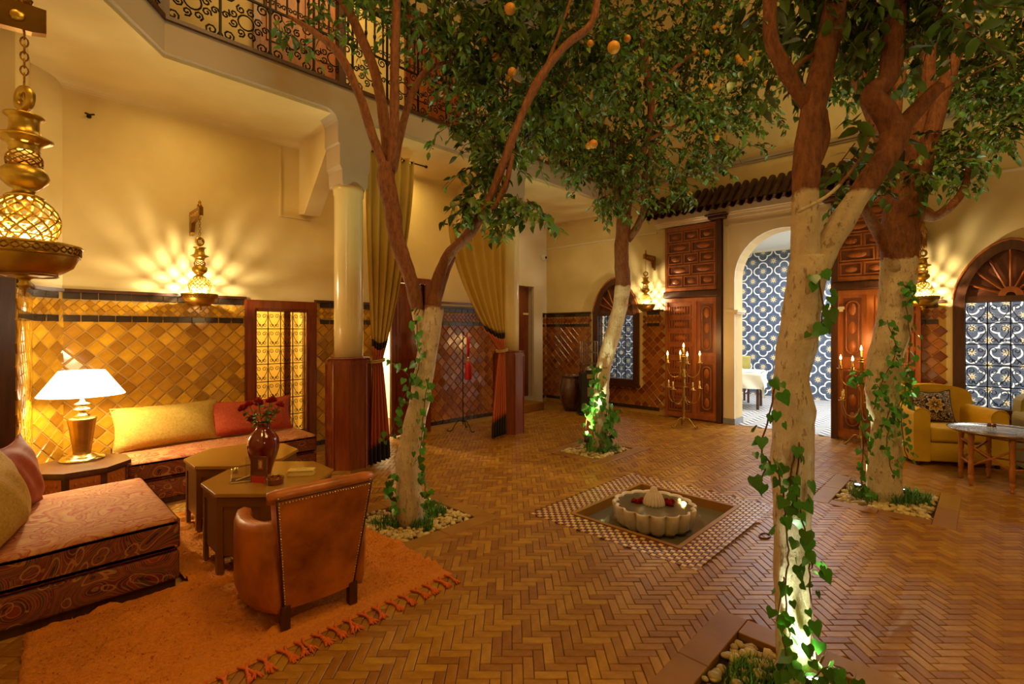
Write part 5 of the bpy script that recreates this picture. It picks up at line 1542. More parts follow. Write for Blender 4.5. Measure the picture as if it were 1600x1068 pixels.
# -- candelabra
def candelabrum(label, loc, rz):
    c = thing('floor_candelabrum', label, 'candelabrum', loc, rz, 'brass floor candelabra before the carved shutters')
    mb = MB(); mb.lathe([(0.03, 0.10), (0.05, 0.13), (0.022, 0.16), (0.016, 0.24), (0.030, 0.27), (0.014, 0.30), (0.014, 0.46), (0.034, 0.50), (0.014, 0.54), (0.012, 0.74), (0.028, 0.80), (0.040, 0.84), (0.020, 0.88), (0.014, 0.96), (0.024, 1.02), (0.020, 1.12), (0.036, 1.14), (0.014, 1.16)], 16); part('stem', mb, 'dullbrass', c)
    for k in range(3):
        a = 2 * PI * k / 3 + 0.4; mb = MB()
        mb.tube(spline([(0, 0, 0.14), (0.08 * math.cos(a), 0.08 * math.sin(a), 0.15), (0.15 * math.cos(a), 0.15 * math.sin(a), 0.06), (0.20 * math.cos(a), 0.20 * math.sin(a), 0.02), (0.23 * math.cos(a), 0.23 * math.sin(a), 0.04)], 4), 0.012, 6)
        mb.sphere((0.2 * math.cos(a), 0.2 * math.sin(a), 0.013), 0.014, 8, 5); part('foot', mb, 'dullbrass', c)
    def arm(a, r, z0, z1, lit):
        ca_, sa_ = math.cos(a), math.sin(a); mb = MB()
        mb.tube(spline([(0.01 * ca_, 0.01 * sa_, z0 + 0.02), (r * 0.35 * ca_, r * 0.35 * sa_, z0 - 0.10), (r * 0.8 * ca_, r * 0.8 * sa_, z0 - 0.09), (r * ca_, r * sa_, z0 + 0.02), (r * ca_, r * sa_, z1)], 5), 0.0075, 6)
        mb.lathe([(0.012, z1), (0.045, z1 + 0.006), (0.048, z1 + 0.014), (0.016, z1 + 0.016), (0.020, z1 + 0.05), (0.017, z1 + 0.05)], 14, (r * ca_, r * sa_, 0))
        ar = part('arm', mb, 'dullbrass', c)
        mb = MB(); mb.lathe([(0.011, z1 + 0.02), (0.011, z1 + 0.13), (0.001, z1 + 0.132)], 10, (r * ca_, r * sa_, 0)); part('candle', mb, 'candle', ar)
        if lit:
            mb = MB(); mb.lathe([(0.001, z1 + 0.128), (0.014, z1 + 0.145), (0.010, z1 + 0.17), (0.001, z1 + 0.20)], 10, (r * ca_, r * sa_, 0)); part('flame', mb, 'flame', ar)
    for k in range(4): arm(PI / 4 * 0.6 + PI / 2 * k, 0.25, 0.92, 1.03, True)
    for k in range(5): arm(2 * PI * k / 5 + 0.2, 0.25, 0.50, 0.62, False)
    arm(0, 0.001, 1.10, 1.16, True)
    for p_ in ((0, 0, 1.42), (-0.2, 0.0, 1.28)):
        q = Matrix.Rotation(rz, 3, 'Z') @ Vector(p_)
        lamp('candle_light', 'POINT', (loc[0] + q.x, loc[1] + q.y, q.z), 7, (1.0, 0.55, 0.16), 0.03)
    return c
candelabrum('tall brass candelabrum with lit candles left of the arched opening', (7.62, 3.53, 0), R(10))
candelabrum('tall brass candelabrum with lit candles half hidden by ivied trunk', (7.95, 1.22, 0), R(50))

# -- tassel and iron stand by the tiled loggia wall
ts_ = thing('iron_stand', 'slim black wrought iron floor stand with scrolled feet by the red tiles', 'stand', (4.98, 5.88, 0))
mb = MB(); mb.tube([(0, 0, 0.10), (0, 0, 1.50)], 0.007, 6); mb.tube([(x_, 0, z_) for x_, z_ in spiral(0, 1.52, 0.03, 1.2, -PI / 2, 1, 10)], 0.006, 5); part('rod', mb, 'iron', ts_)
for k in range(3):
    a = 2 * PI * k / 3 + 0.6; ca_, sa_ = math.cos(a), math.sin(a)
    mb = MB(); mb.tube(spline([(0, 0, 0.14), (0.07 * ca_, 0.07 * sa_, 0.16), (0.14 * ca_, 0.14 * sa_, 0.08), (0.17 * ca_, 0.17 * sa_, 0.02), (0.23 * ca_, 0.23 * sa_, 0.012), (0.25 * ca_, 0.25 * sa_, 0.03)], 4), 0.007, 5); part('scroll_foot', mb, 'iron', ts_)
ta = thing('silk_tassel', 'long scarlet silk tassel hanging before the red tiled wall', 'tassel', (5.02, 5.80, 0.80))
mb = MB(); mb.lathe([(0.045, 0.0), (0.052, 0.02), (0.046, 0.20), (0.036, 0.255), (0.03, 0.27)], 22, lobes=20, lobe=0.08); part('skirt', mb, 'tassel', ta)
mb = MB(); mb.lathe([(0.022, 0.27), (0.024, 0.30), (0.016, 0.31), (0.022, 0.32), (0.018, 0.35)], 14); part('silver_collar', mb, 'silver', ta)
mb = MB(); mb.tube([(0, 0, 0.35), (0.012, 0, 0.50), (0.03, 0, 0.66)], [0.018, 0.014, 0.010], 6); mb.tube([(0, 0, 0.35), (-0.012, 0, 0.50), (-0.005, 0.02, 0.72)], [0.018, 0.014, 0.010], 6); part('cord', mb, 'tassel', ta)

# -- restaurant table and chair beyond the arch
rt_ = thing('restaurant_table', 'small square table under a white embroidered cloth beyond the arch', 'table', (10.55, 3.62, 0), R(12))
for x in (-0.3, 0.3):
    for y in (-0.3, 0.3):
        mb = MB(); mb.box(x - 0.025, x + 0.025, y - 0.025, y + 0.025, 0, 0.74); part('leg', mb, 'darkwood', rt_)
mb = MB(); mb.box(-0.38, 0.38, -0.38, 0.38, 0.72, 0.745); part('tabletop', mb, 'darkwood', rt_)
tc = thing('tablecloth', 'white linen cloth draped over the table beyond the arch', 'tablecloth', (10.55, 3.62, 0.747), R(12))
mb = MB()
def tcf(u, v):
    x, y = (u * 2 - 1) * 0.72, (v * 2 - 1) * 0.72; X_, Y_ = max(-0.39, min(0.39, x)), max(-0.39, min(0.39, y))
    ex, ey = abs(x) - 0.39, abs(y) - 0.39; z = 0.003
    if ex > 0 or ey > 0:
        dr = max(ex, 0) + max(ey, 0); z -= min(dr, 0.5); f_ = 0.03 * math.sin((x - y) * 14) * min(1, dr * 3)
        X_ += (math.copysign(0.04 * dr, x) if ex > 0 else 0) + f_ * (1 if ex > 0 else 0); Y_ += (math.copysign(0.04 * dr, y) if ey > 0 else 0) + f_ * (1 if ey > 0 else 0)
    return (X_, Y_, z)
mb.grid(tcf, 28, 28); part('cloth', mb, 'white', tc)
rc = thing('dining_chair', 'pale olive upholstered chair at the white table beyond the arch', 'chair', (11.25, 4.0, 0), R(120))
mb = MB(); mb.rbox(-0.24, 0.24, -0.24, 0.24, 0.36, 0.48, 0.03, 2); part('seat', mb, 'olive', rc)
mb = MB(); mb.rbox(-0.24, 0.24, 0.19, 0.27, 0.44, 1.02, 0.03, 2); part('backrest', mb, 'olive', rc)
for x in (-0.2, 0.2):
    for y in (-0.2, 0.2):
        mb = MB(); mb.box(x - 0.02, x + 0.02, y - 0.02, y + 0.02, 0, 0.37); part('leg', mb, 'darkwood', rc)
rc2 = dup(rc, (9.95, 4.30, 0), R(-20), 'grey upholstered chair half hidden by the left jamb of the arch')
pl = thing('plate_stack', 'small white plates laid on the cloth beyond the arch', 'plates', (10.45, 3.70, 0.752))
for k in range(3):
    mb = MB(); mb.lathe([(0.0001, k * 0.012), (0.07, k * 0.012), (0.11, k * 0.012 + 0.012), (0.105, k * 0.012 + 0.015), (0.0001, k * 0.012 + 0.006)], 20); part('plate', mb, 'white', pl)
# back of the far room: two coloured glass lamps on the sill behind the near arched window
for i, (y, c_, lb) in enumerate(((-0.38, (0.05, 0.35, 0.9), 'pale blue glass tea light behind the near arched window'), (-0.56, (0.05, 0.05, 0.9), 'deep blue glass tea light behind the near arched window'))):
    o = thing('tea_light', lb, 'tea light', (WX + 0.25, y, 0.51))
    mb = MB(); mb.lathe([(0.03, 0), (0.04, 0.03), (0.038, 0.08), (0.034, 0.08), (0.03, 0.01)], 14, cap=False); part('cup', mb, mat('blue_glass_%d' % i, c_, None, rough=0.2, emit=c_, estr=1.5), o)
    mb = MB(); mb.lathe([(0.0001, 0.004), (0.028, 0.004), (0.028, 0.03), (0.0001, 0.03)], 12); part('wax', mb, 'candle', o)

# ---------------------------------------------------------------- curtains tied to the columns
def curtain(label, top, tie, bot, folds, group, rings=True, zk=(1.45, 1.36, 0.33), wt=0.10, amp=0.05, rod=None, ztop_drop=0.0):
    (ax, ay, az), (bx_, by, bz) = top
    c = thing('curtain', label, 'curtain', (tie[0], tie[1], 0), 0, group)
    ztie = tie[2]; L0 = Vector((tie[0], tie[1], 0))
    gd = Vector((bx_ - ax, by - ay, 0)).normalized(); nd = Vector((gd.y, -gd.x, 0))
    def pos(u, z):
        zt = az + (bz - az) * u
        fo = math.sin(2 * PI * folds * u + 0.6 * math.sin(7 * u))
        if z >= ztie:
            t = (zt - z) / (zt - ztie); t = max(0, min(1, t))
            e = t ** 1.7
            P0 = Vector((ax + (bx_ - ax) * u, ay + (by - ay) * u, 0)); P1 = Vector((tie[0], tie[1], 0)) + gd * (u - .5) * wt
            P = P0.lerp(P1, e); A = amp * (1 - 0.45 * e)
        else:
            t = (ztie - z) / ztie; P1 = Vector((tie[0], tie[1], 0)) + gd * (u - .5) * wt
            P2 = Vector((bot[0], bot[1], 0)) + gd * (u - .5) * bot[2]
            e = min(1, t * 1.15) ** 0.8; P = P1.lerp(P2, e); A = amp * (0.55 + 0.35 * e)
        P = P + nd * fo * A
        return (P.x - L0.x, P.y - L0.y, z)
    def piece(name, f0_, f1_, m, nv, kind=None):
        mb = MB()
        def g_(u, v):
            za, zb = f0_(u), f1_(u); return pos(u, za + (zb - za) * v)
        mb.grid(g_, folds * 10, nv)
        # thickness: a second layer behind
        o = part(name, mb, m, c); md = o.modifiers.new('thickness', 'SOLIDIFY'); md.thickness = 0.004; return o
    zt = lambda u: az + (bz - az) * u
    dk = lambda u: zk[0] + 0.05 * math.sin(PI * u) * -1 + (u - .5) * ztop_drop; dk2 = lambda u: dk(u) - (zk[0] - zk[1])
    hm = lambda u: zk[2] + (u - .5) * 0.1
    piece('drape', zt, dk, 'curtain', 26); piece('black_band', dk, dk2, 'curt_k', 3); piece('rust_border', dk2, hm, 'curt_r', 16); piece('black_hem', hm, lambda u: 0.03 + 0.04 * u, 'curt_k', 6)
    mb = MB()
    for r_ in range(2):
        mb.tube([(0.085 * math.cos(t) * gd.x + 0.075 * math.sin(t) * nd.x, 0.085 * math.cos(t) * gd.y + 0.075 * math.sin(t) * nd.y, ztie + 0.02 * r_ + 0.012 * math.cos(t)) for t in [2 * PI * i / 18 for i in range(18)]], 0.009, 6, closed=True)
    part('tie_cord', mb, 'rope', c)
    if rings:
        for i in range(folds):
            u = (i + 0.5) / folds; p = pos(u, zt(u) - 0.05); mb = MB()
            mb.M = T(*p) @ RX(PI / 2) @ Matrix.Diagonal((1, 1, 1, 1)); mb.lathe([(0.018, -0.012), (0.028, -0.012), (0.028, 0.012), (0.018, 0.012), (0.018, -0.012)], 14, cap=False)
            mb.M = Matrix(); part('eyelet', mb, 'silver', c)
    return c
curtain('mustard curtain gathered to the right of the nearer column, black and rust bands below', ((2.98, 5.30, 3.78), (3.66, 5.30, 3.72)), (3.00, 5.06, 1.20), (3.03, 5.06, 0.26), 5, 'mustard curtains tied to the columns', zk=(1.46, 1.38, 0.26), wt=0.11, amp=0.05)
curtain('mustard curtain gathered to the left of the farther column, black and rust bands below', ((4.14, 5.20, 3.02), (5.12, 5.10, 3.10)), (5.02, 5.06, 1.26), (4.96, 5.06, 0.26), 6, 'mustard curtains tied to the columns', zk=(1.58, 1.50, 0.30), wt=0.10, amp=0.04, ztop_drop=-0.1)
for k, (a_, b_) in enumerate((((2.88, 5.30, 3.70), (3.86, 5.30, 3.70)), ((4.05, 5.24, 2.98), (5.14, 5.14, 3.04)))):
    r_ = thing('curtain_rod', ['dark rod carrying the curtain beside the nearer column', 'dark rod carrying the curtain beside the farther column'][k], 'rod', a_)
    mb = MB(); mb.tube([(0, 0, 0), tuple(Vector(b_) - Vector(a_))], 0.010, 8); part('pole', mb, 'iron', r_)
    mb = MB(); mb.sphere(tuple(Vector(b_) - Vector(a_)), 0.02, 10, 6); part('finial', mb, 'iron', r_)

# ---------------------------------------------------------------- fountain basin
FC = (3.80, 2.02)
fb = thing('fountain_basin', 'scalloped beige stone basin standing in the sunken square pool', 'fountain', (FC[0], FC[1], -0.07))
mb = MB(); NL = 16
prof = [(0.20, 0.0), (0.285, 0.012), (0.325, 0.05), (0.335, 0.13), (0.345, 0.175), (0.335, 0.185), (0.318, 0.178), (0.31, 0.165)]
n_ = NL * 8; vs = []; fs = []
for k_, (r_, z_) in enumerate(prof):
    for i in range(n_):
        a = 2 * PI * i / n_; sc = 1 - (0.13 if k_ < 5 else 0.08) * (1 - abs(math.sin(NL * a / 2)) ** 0.75)
        if z_ > 0.16: zz = z_ + 0.0
        else: zz = z_
        vs.append((r_ * sc * math.cos(a), r_ * sc * math.sin(a), zz))
for k in range(len(prof) - 1):
    for i in range(n_): jn = (i + 1) % n_; fs.append((k * n_ + i, k * n_ + jn, (k + 1) * n_ + jn, (k + 1) * n_ + i))
fs.append(tuple(range(n_))[::-1]); mb.add(vs, fs, True); part('bowl', mb, 'stone', fb)
mb = MB(); mb.lathe([(0.0001, 0.168), (0.318, 0.168)], 48, cap=False); part('water', mb, 'water', fb)
mb = MB()
mb.lathe([(0.074, 0.165), (0.077, 0.18), (0.066, 0.215), (0.055, 0.25), (0.032, 0.275), (0.028, 0.282), (0.020, 0.31), (0.006, 0.318)], 144, lobes=18, lobe=0.22); part('spout', mb, 'stone', fb)
pet = bloom(0.03, 'rose').mesh('bloom', M['rose'])
rn = random.Random(5)
for i, (dx, dy) in enumerate([(-0.10, 0.04), (-0.13, 0.03), (-0.085, 0.07), (0.09, 0.03), (0.12, 0.05), (0.14, 0.01), (0.11, -0.02), (0.16, 0.04), (0.125, -0.045), (-0.15, 0.05)]):
    q = Vector(FC).to_3d() + Vector((rgt.x * dx + fwd.x * dy, rgt.y * dx + fwd.y * dy, 0))
    o = thing('floating_rose', 'dark red rose head floating in the scalloped basin', 'rose', (q.x, q.y, 0.098), rn.uniform(0, 6), 'rose heads floating in the basin')
    link('bloom', pet, o, (0, 0, 0.0), (rn.uniform(-.3, .3), rn.uniform(-.3, .3), 0))

# ================================================================= TREES, IVY, PLANTING
def limb_mesh(paths, n=12, seed=0, knob=0.15):
    """each path: list of (point, radius); returns MB in world coordinates"""
    mb = MB()
    for q, path in enumerate(paths):
        pts = spline([p for p, r in path], 6); rs = interp([r * 0.88 for p, r in path], 6)
        L = len(pts); vs = []; fs = []; up = None
        for k, p in enumerate(pts):
            d = (pts[min(k + 1, L - 1)] - pts[max(k - 1, 0)]).normalized()
            if up is None: up = Vector((1, 0, 0)) if abs(d.x) < 0.9 else Vector((0, 1, 0))
            a = d.cross(up).normalized(); b = a.cross(d).normalized(); up = b
            for i in range(n):
                t = 2 * PI * i / n
                dr = a * math.cos(t) + b * math.sin(t)
                nz = noise.noise((p + dr * rs[k]) * 7 + Vector((seed, 0, 0))) * knob + noise.noise((p + dr * rs[k]) * 22) * knob * 0.4
                vs.append(tuple(p + dr * rs[k] * (1 + nz)))
        for k in range(L - 1):
            for i in range(n): j = (i + 1) % n; fs.append((k * n + i, k * n + j, (k + 1) * n + j, (k + 1) * n + i))
        fs += [tuple(range(n))[::-1], tuple(range((L - 1) * n, L * n))]
        mb.add(vs, fs, True)
    return mb
def shift(mb, o): mb.v = [(a - o[0], b - o[1], c - o[2]) for a, b, c in mb.v]; return mb

LEAF_ME = [leafmesh(0.085, 0.042, bend=0.25).mesh('leaf', M['leaf']), leafmesh(0.072, 0.036, fold=0.35, bend=0.45).mesh('leaf', M['leaf']), leafmesh(0.095, 0.046, fold=0.15, bend=0.1).mesh('leaf', M['leaf'])]
LEAF_MB = leafmesh(0.085, 0.042, bend=0.25)
CAMP = Vector((0, 0, 1.55))
DENS = 2.7
def crown(root, blobs, seed, oranges=()):
    """foliage: twigs with alternate leaves filling the given blobs (centre, radius, twigs)"""
    rn = random.Random(seed); O = Vector(root.location)
    leaves = []; tw = MB()
    for (c, rad, nt, *sq) in blobs:
        c = Vector(c); sq = sq[0] if sq else 0.75
        for k in range(int(nt * DENS)):
            while True:
                v = Vector((rn.uniform(-1, 1), rn.uniform(-1, 1), rn.uniform(-1, 1)))
                if v.length <= 1: break
            v = v * (0.55 + 0.45 * v.length)
            p = c + Vector((v.x * rad, v.y * rad, v.z * rad * sq))
            d = Vector((rn.uniform(-1, 1), rn.uniform(-1, 1), rn.uniform(-0.8, 0.25))).normalized()
            L = rn.uniform(0.18, 0.42); m_ = int(L / 0.035)
            q = p.copy(); pts = [q.copy()]
            for i in range(m_):
                d = (d + Vector((rn.uniform(-.15, .15), rn.uniform(-.15, .15), rn.uniform(-.2, 0.02)))).normalized()
                q = q + d * 0.035; pts.append(q.copy())
                az = rn.uniform(0, 2 * PI)
                ld = (d * 0.5 + Vector((math.cos(az), math.sin(az), rn.uniform(-0.9, 0.3)))).normalized()
                mt = Matrix.Translation(q) @ ld.to_track_quat('Y', 'Z').to_matrix().to_4x4() @ RY(rn.uniform(-.7, .7)) @ Matrix.Scale(rn.uniform(0.7, 1.25), 4)
                leaves.append(((q - CAMP).length, mt))
            tw.tube([pts[0], pts[len(pts) // 2], pts[-1]], [0.0035, 0.003, 0.0015], 4)
    # keep out of the frustum's immediate front and inside walls
    leaves = [l for l in leaves if l[0] > 0.9 and l[1].translation.x < 8.3]
    leaves.sort(key=lambda l: l[0])
    # singles: the nearest ones that stand in view
    seen = []; rest = []
    for l in leaves:
        t = l[1].translation - CAMP; d = t.x * fwd.x + t.y * fwd.y
        inview = d > 0.3 and abs((t.x * rgt.x + t.y * rgt.y) / d) < 1.05 and -0.6 < t.z / d < 0.68
        (seen if inview and len(seen) < 300 else rest).append(l)
    Oi = Matrix.Translation(-O)
    for i, (dd, mt) in enumerate(seen):
        o = link('leaf', LEAF_ME[i % 3], root); o.matrix_local = Oi @ mt
    mb = MB()
    for dd, mt in rest:
        mb.M = Oi @ mt; mb.add(LEAF_MB.v, LEAF_MB.f, True)
    mb.M = Matrix()
    if rest: part('foliage', mb, 'leaf', root, 'stuff')
    part('twigs', shift(tw, O), 'stem', root, 'stuff')
    om = MB(); om.sphere((0, 0, 0), 0.038, 14, 10, (1, 1, 0.95)); om.sphere((0, 0, 0.036), 0.006, 6, 4); ome = om.mesh('orange', M['orange'])
    for (p, s) in oranges:
        o = link('orange', ome, root, Vector(p) - O); o.scale = (s, s, s)
    return root
def tree(label, base, trunk, branches, tm, seed):
    t = thing('orange_tree', label, 'tree', base, 0, 'whitewashed orange trees of the courtyard')
    tr = limb_mesh([trunk], 18, seed, 0.15); part('trunk', shift(tr, base), tm, t)
    for i, b in enumerate(branches):
        part('branch', shift(limb_mesh([b], 12, seed + i, 0.16), base), tm, t)
    return t
def rb(cx, cy, d, r): return None

# ---- tree 1: between the sofa corner and the fountain, two stems
B1 = (2.33, 3.40, -0.04)
trunk1 = [((2.327,3.414,0), .135), ((2.285,3.362,0.139), .122), ((2.274,3.373,0.501), .108), ((2.296,3.351,0.707), .098), ((2.339,3.306,0.966), .092), ((2.364,3.28,1.224), .088), ((2.4,3.243,1.509), .092), ((2.422,3.221,1.752), .092)]
br1 = [
 [((2.376,3.297,1.405), .06), ((2.34,3.334,1.742), .062), ((2.297,3.379,2.002), .065), ((2.232,3.446,2.262), .068), ((2.196,3.483,2.573), .075), ((2.163,3.517,2.807), .085), ((2.174,3.506,2.911), .07)],
 [((2.167,3.513,2.833), .045), ((2.065,3.547,3.099), .042), ((1.965,3.578,3.409), .04), ((1.828,3.647,3.71), .036), ((1.667,3.742,3.855), .025), ((1.53,3.884,3.978), .015)],
 [((2.201,3.549,2.86), .045), ((2.206,3.616,3.291), .05), ((2.151,3.674,3.717), .048), ((2.043,3.785,4.09), .044), ((1.947,3.884,4.356), .04), ((1.873,3.961,4.622), .035)],
 [((2.188,3.491,2.844), .045), ((2.182,3.425,3.176), .046), ((2.158,3.378,3.662), .042), ((2.169,3.367,4.169), .038), ((2.176,3.36,4.574), .03)],
 [((2.227,3.523,2.86), .04), ((2.338,3.552,3.259), .038), ((2.423,3.536,3.552), .034), ((2.578,3.52,3.823), .03), ((2.824,3.409,3.961), .02)],
 [((2.427,3.244,1.638), .075), ((2.448,3.222,1.924), .06), ((2.482,3.115,2.15), .05), ((2.574,2.948,2.335), .05), ((2.645,2.803,2.585), .038), ((2.697,2.678,2.892), .038), ((2.782,2.589,3.213), .036), ((2.885,2.483,3.509), .038), ((3.023,2.341,3.756), .034), ((3.16,2.199,3.929), .032), ((3.194,2.163,4.249), .03)],
 [((2.663,2.799,2.487), .03), ((2.725,2.706,2.682), .028), ((2.745,2.656,2.924), .022)],
 [((2.903,2.465,3.534), .02), ((3.01,2.426,3.835), .014), ((3.137,2.366,4.219), .01)],
 [((2.43,3.284,1.639), .05), ((2.539,3.272,1.96), .05), ((2.626,3.254,2.181), .045)],
]
mt1 = trunkmat('whitewashed_bark_sofa_tree', 1.72)
T1 = tree('orange tree with forked leaning trunk rising between the sofa corner and the fountain', B1, trunk1, br1, mt1, 1)
bl1 = [
 ((1.956,4.018,4.315), .32, 4), ((2.314,3.793,4.493), .36, 8), ((2.601,3.352,4.261), .42, 18), ((3.003,3.224,4.161), .50, 34), ((3.17,2.764,4.206), .50, 36),
 ((2.909,3.465,3.929), .38, 16), ((3.223,3.284,3.683), .42, 26), ((3.401,2.813,3.533), .40, 26), ((3.679,2.526,3.99), .45, 30), ((2.73,2.931,2.937), .20, 16, 1.0),
 ((2.609,2.912,2.598), .13, 9), ((2.765,2.607,2.522), .13, 9), ((1.553,4.004,3.941), .13, 2), ((2.26,3.704,4.861), .5, 22), ((2.867,3.077,4.752), .6, 30), ((3.398,2.528,4.697), .5, 24),
 ((2.706,3.1,3.238), .18, 9),
]
or1 = [((2.649,2.583,3.967), 1.15), ((3.19,2.024,3.679), 1.25), ((2.924,3.018,3.879), 1.0), ((2.947,2.851,3.706), 1.0), ((2.852,3.093,4.032), .9), ((3.417,2.365,3.105), 1.0), ((3.613,2.162,3.983), .8), ((3.398,2.384,3.941), .8), ((3.071,3.01,3.756), .9)]
crown(T1, bl1, 11, or1)

# ---- tree 2: far, behind the fountain
B2 = (5.394, 3.653, -0.04)
trunk2 = [((5.402,3.649,-0.034), .135), ((5.408,3.643,0.274), .115), ((5.42,3.631,0.691), .112), ((5.443,3.607,1.066), .105), ((5.513,3.535,1.442), .112), ((5.576,3.469,1.775), .105), ((5.617,3.427,2.109), .110), ((5.605,3.439,2.442), .105), ((5.611,3.433,2.776), .10), ((5.634,3.409,3.042), .12)]
br2 = [
 [((5.646,3.398,2.984), .07), ((5.669,3.345,3.437), .06), ((5.683,3.187,3.816), .055), ((5.671,3.055,4.264), .05), ((5.552,3.035,4.695), .045), ((5.396,3.052,5.267), .04)],
 [((5.611,3.433,2.984), .06), ((5.646,3.513,3.382), .055), ((5.637,3.665,3.924), .05), ((5.632,3.815,4.569), .04), ((5.602,3.846,5.265), .03)],
 [((5.657,3.386,2.734), .06), ((5.693,3.248,2.911), .052), ((5.7,3.169,3.162), .04), ((5.688,3.181,3.407), .035), ((5.779,3.087,3.98), .03)],
 [((5.608,3.048,4.401), .03), ((5.761,2.818,4.774), .025), ((5.981,2.591,5.012), .02)],
 [((5.662,3.783,4.395), .03), ((5.36,4.096,4.83), .025), ((5.118,4.346,5.091), .015)],
 [((5.632,3.096,3.941), .03), ((6.064,2.793,4.225), .025), ((6.507,2.479,4.434), .018)],
]
mt2 = trunkmat('whitewashed_bark_far_tree', 2.12)
T2 = tree('orange tree with slender bent trunk standing behind the fountain', B2, trunk2, br2, mt2, 2)
bl2 = [
 ((4.983,3.91,4.798), .6, 26),
 ((5.352,3.385,5.23), .6, 28),
 ((5.856,2.864,5.23), .6, 28),
 ((6.405,2.44,5.289), .6, 28),
 ((6.961,2.154,4.986), .55, 24),
 ((5.396,3.052,4.488), .55, 26),
 ((6.023,2.691,4.425), .6, 30),
 ((6.622,2.36,4.268), .5, 24),
 ((5.1,3.501,4.061), .5, 24),
 ((5.004,4.032,4.185), .45, 18),
 ((5.666,3.205,3.898), .45, 22),
 ((6.374,2.76,3.888), .45, 18),
 ((5.125,3.332,3.514), .35, 18),
 ((5.016,3.732,3.7), .35, 12),
 ((6.102,2.897,3.437), .22, 7),
 ((5.039,3.277,3.136), .18, 7),
 ((5.486,3.103,3.269), .2, 6),
 ((6.247,2.459,5.713), .6, 22),
 ((5.486,3.103,5.804), .6, 22),
 ((6.86,1.97,5.535), .5, 20),
 ((5.062,3.972,5.598), .5, 18),
 ((6.927,2.907,5.25), .6, 24),
 ((6.232,3.626,5.432), .6, 22),
]
or2 = [((6.089,2.335,5.251), 1.05), ((6.273,2.145,5.267), 1.0), ((6.339,2.22,4.893), 1.1), ((6.395,2.163,4.854), 1.0), ((6.583,2.112,5.028), 1.1), ((6.427,2.274,4.988), 1.0), ((6.317,2.1,4.862), 1.0), ((6.059,2.511,4.996), 1.0), ((6.684,2.008,4.666), 1.0), ((6.247,2.459,3.982), 1.0),
 ((6.092,2.477,4.576), .9), ((5.226,3.084,3.634), .8), ((6.125,2.442,5.297), .9), ((6.009,2.562,4.378), .8), ((6.109,2.746,3.309), .9), ((6.359,2.344,5.004), .9), ((4.797,3.383,3.727), 1.1), ((5.093,3.221,4.975), .8)]
crown(T2, bl2, 12, or2)

# ---- tree 3: nearest, right of centre
B3 = (2.30, 0.62, -0.04)
trunk3 = [((2.368,0.602,-0.083), .086), ((2.388,0.609,0.096), .080), ((2.431,0.623,0.324), .080), ((2.451,0.63,0.57), .084), ((2.451,0.63,0.799), .090), ((2.449,0.632,1.027), .096), ((2.455,0.626,1.199), .096), ((2.447,0.634,1.341), .084), ((2.467,0.614,1.513), .086), ((2.485,0.595,1.684), .090), ((2.495,0.585,1.799), .092), ((2.495,0.585,1.884), .075)]
br3 = [
 [((2.487,0.593,1.784), .070), ((2.489,0.591,1.999), .064), ((2.491,0.589,2.17), .062), ((2.522,0.586,2.377), .064), ((2.565,0.571,2.589), .060), ((2.647,0.543,2.844), .056), ((2.704,0.513,3.094), .054), ((2.723,0.494,3.333), .05)],
 [((2.499,0.581,1.756), .070), ((2.57,0.507,1.956), .060), ((2.644,0.431,2.127), .056), ((2.714,0.359,2.27), .058), ((2.757,0.314,2.384), .062), ((2.773,0.298,2.456), .070)],
 [((2.771,0.3,2.427), .060), ((2.737,0.335,2.527), .058), ((2.698,0.376,2.604), .050), ((2.749,0.322,2.684), .045), ((2.765,0.306,2.856), .045), ((2.773,0.298,3.084), .045), ((2.777,0.294,3.284), .04)],
 [((2.777,0.294,2.441), .045), ((2.823,0.246,2.513), .042), ((2.842,0.197,2.575), .034), ((2.861,0.164,2.618), .034), ((2.855,0.155,2.636), .02)],
 [((2.544,0.592,2.574), .036), ((2.488,0.622,2.637), .036), ((2.419,0.663,2.741), .038), ((2.384,0.7,2.856), .036), ((2.382,0.702,3.027), .034), ((2.376,0.708,3.199), .03)],
 [((2.534,0.574,2.291), .040), ((2.591,0.544,2.414), .036), ((2.61,0.553,2.554), .03)],
 [((2.435,0.647,2.684), .016), ((2.542,0.609,2.783), .013), ((2.66,0.558,2.87), .009)],
 [((2.853,0.216,2.556), .006), ((2.904,0.09,2.645), .005), ((2.979,-0.03,2.704), .004), ((3.045,-0.127,2.747), .003)],
 [((2.359,0.582,2.06), .009), ((2.481,0.485,2.147), .008), ((2.615,0.403,2.313), .006), ((2.704,0.37,2.47), .004)],
 [((2.758,0.342,2.522), .012), ((2.952,0.329,2.762), .018), ((3.069,0.28,2.943), .016), ((3.112,0.235,3.068), .012)],
]
mt3 = trunkmat('whitewashed_bark_near_tree', 2.16, 0.06)
T3 = tree('forked orange tree nearest the camera, whitewashed and wrapped in ivy, right of the fountain', B3, trunk3, br3, mt3, 3)
bl3 = [((2.691,0.526,3.124), .12, 5), ((2.833,0.236,3.084), .18, 7), ((2.863,0.205,2.941), .06, 2), ((2.694,0.38,3.041), .08, 3), ((3.019,0.619,3.093), .12, 5), ((2.902,0.74,3.144), .16, 6), ((2.775,0.44,2.452), .05, 2), ((3.22,0.123,3.193), .18, 4), ((2.588,0.633,3.274), .3, 12), ((2.899,0.311,3.333), .35, 14)]
or3 = []
crown(T3, bl3, 13, or3)

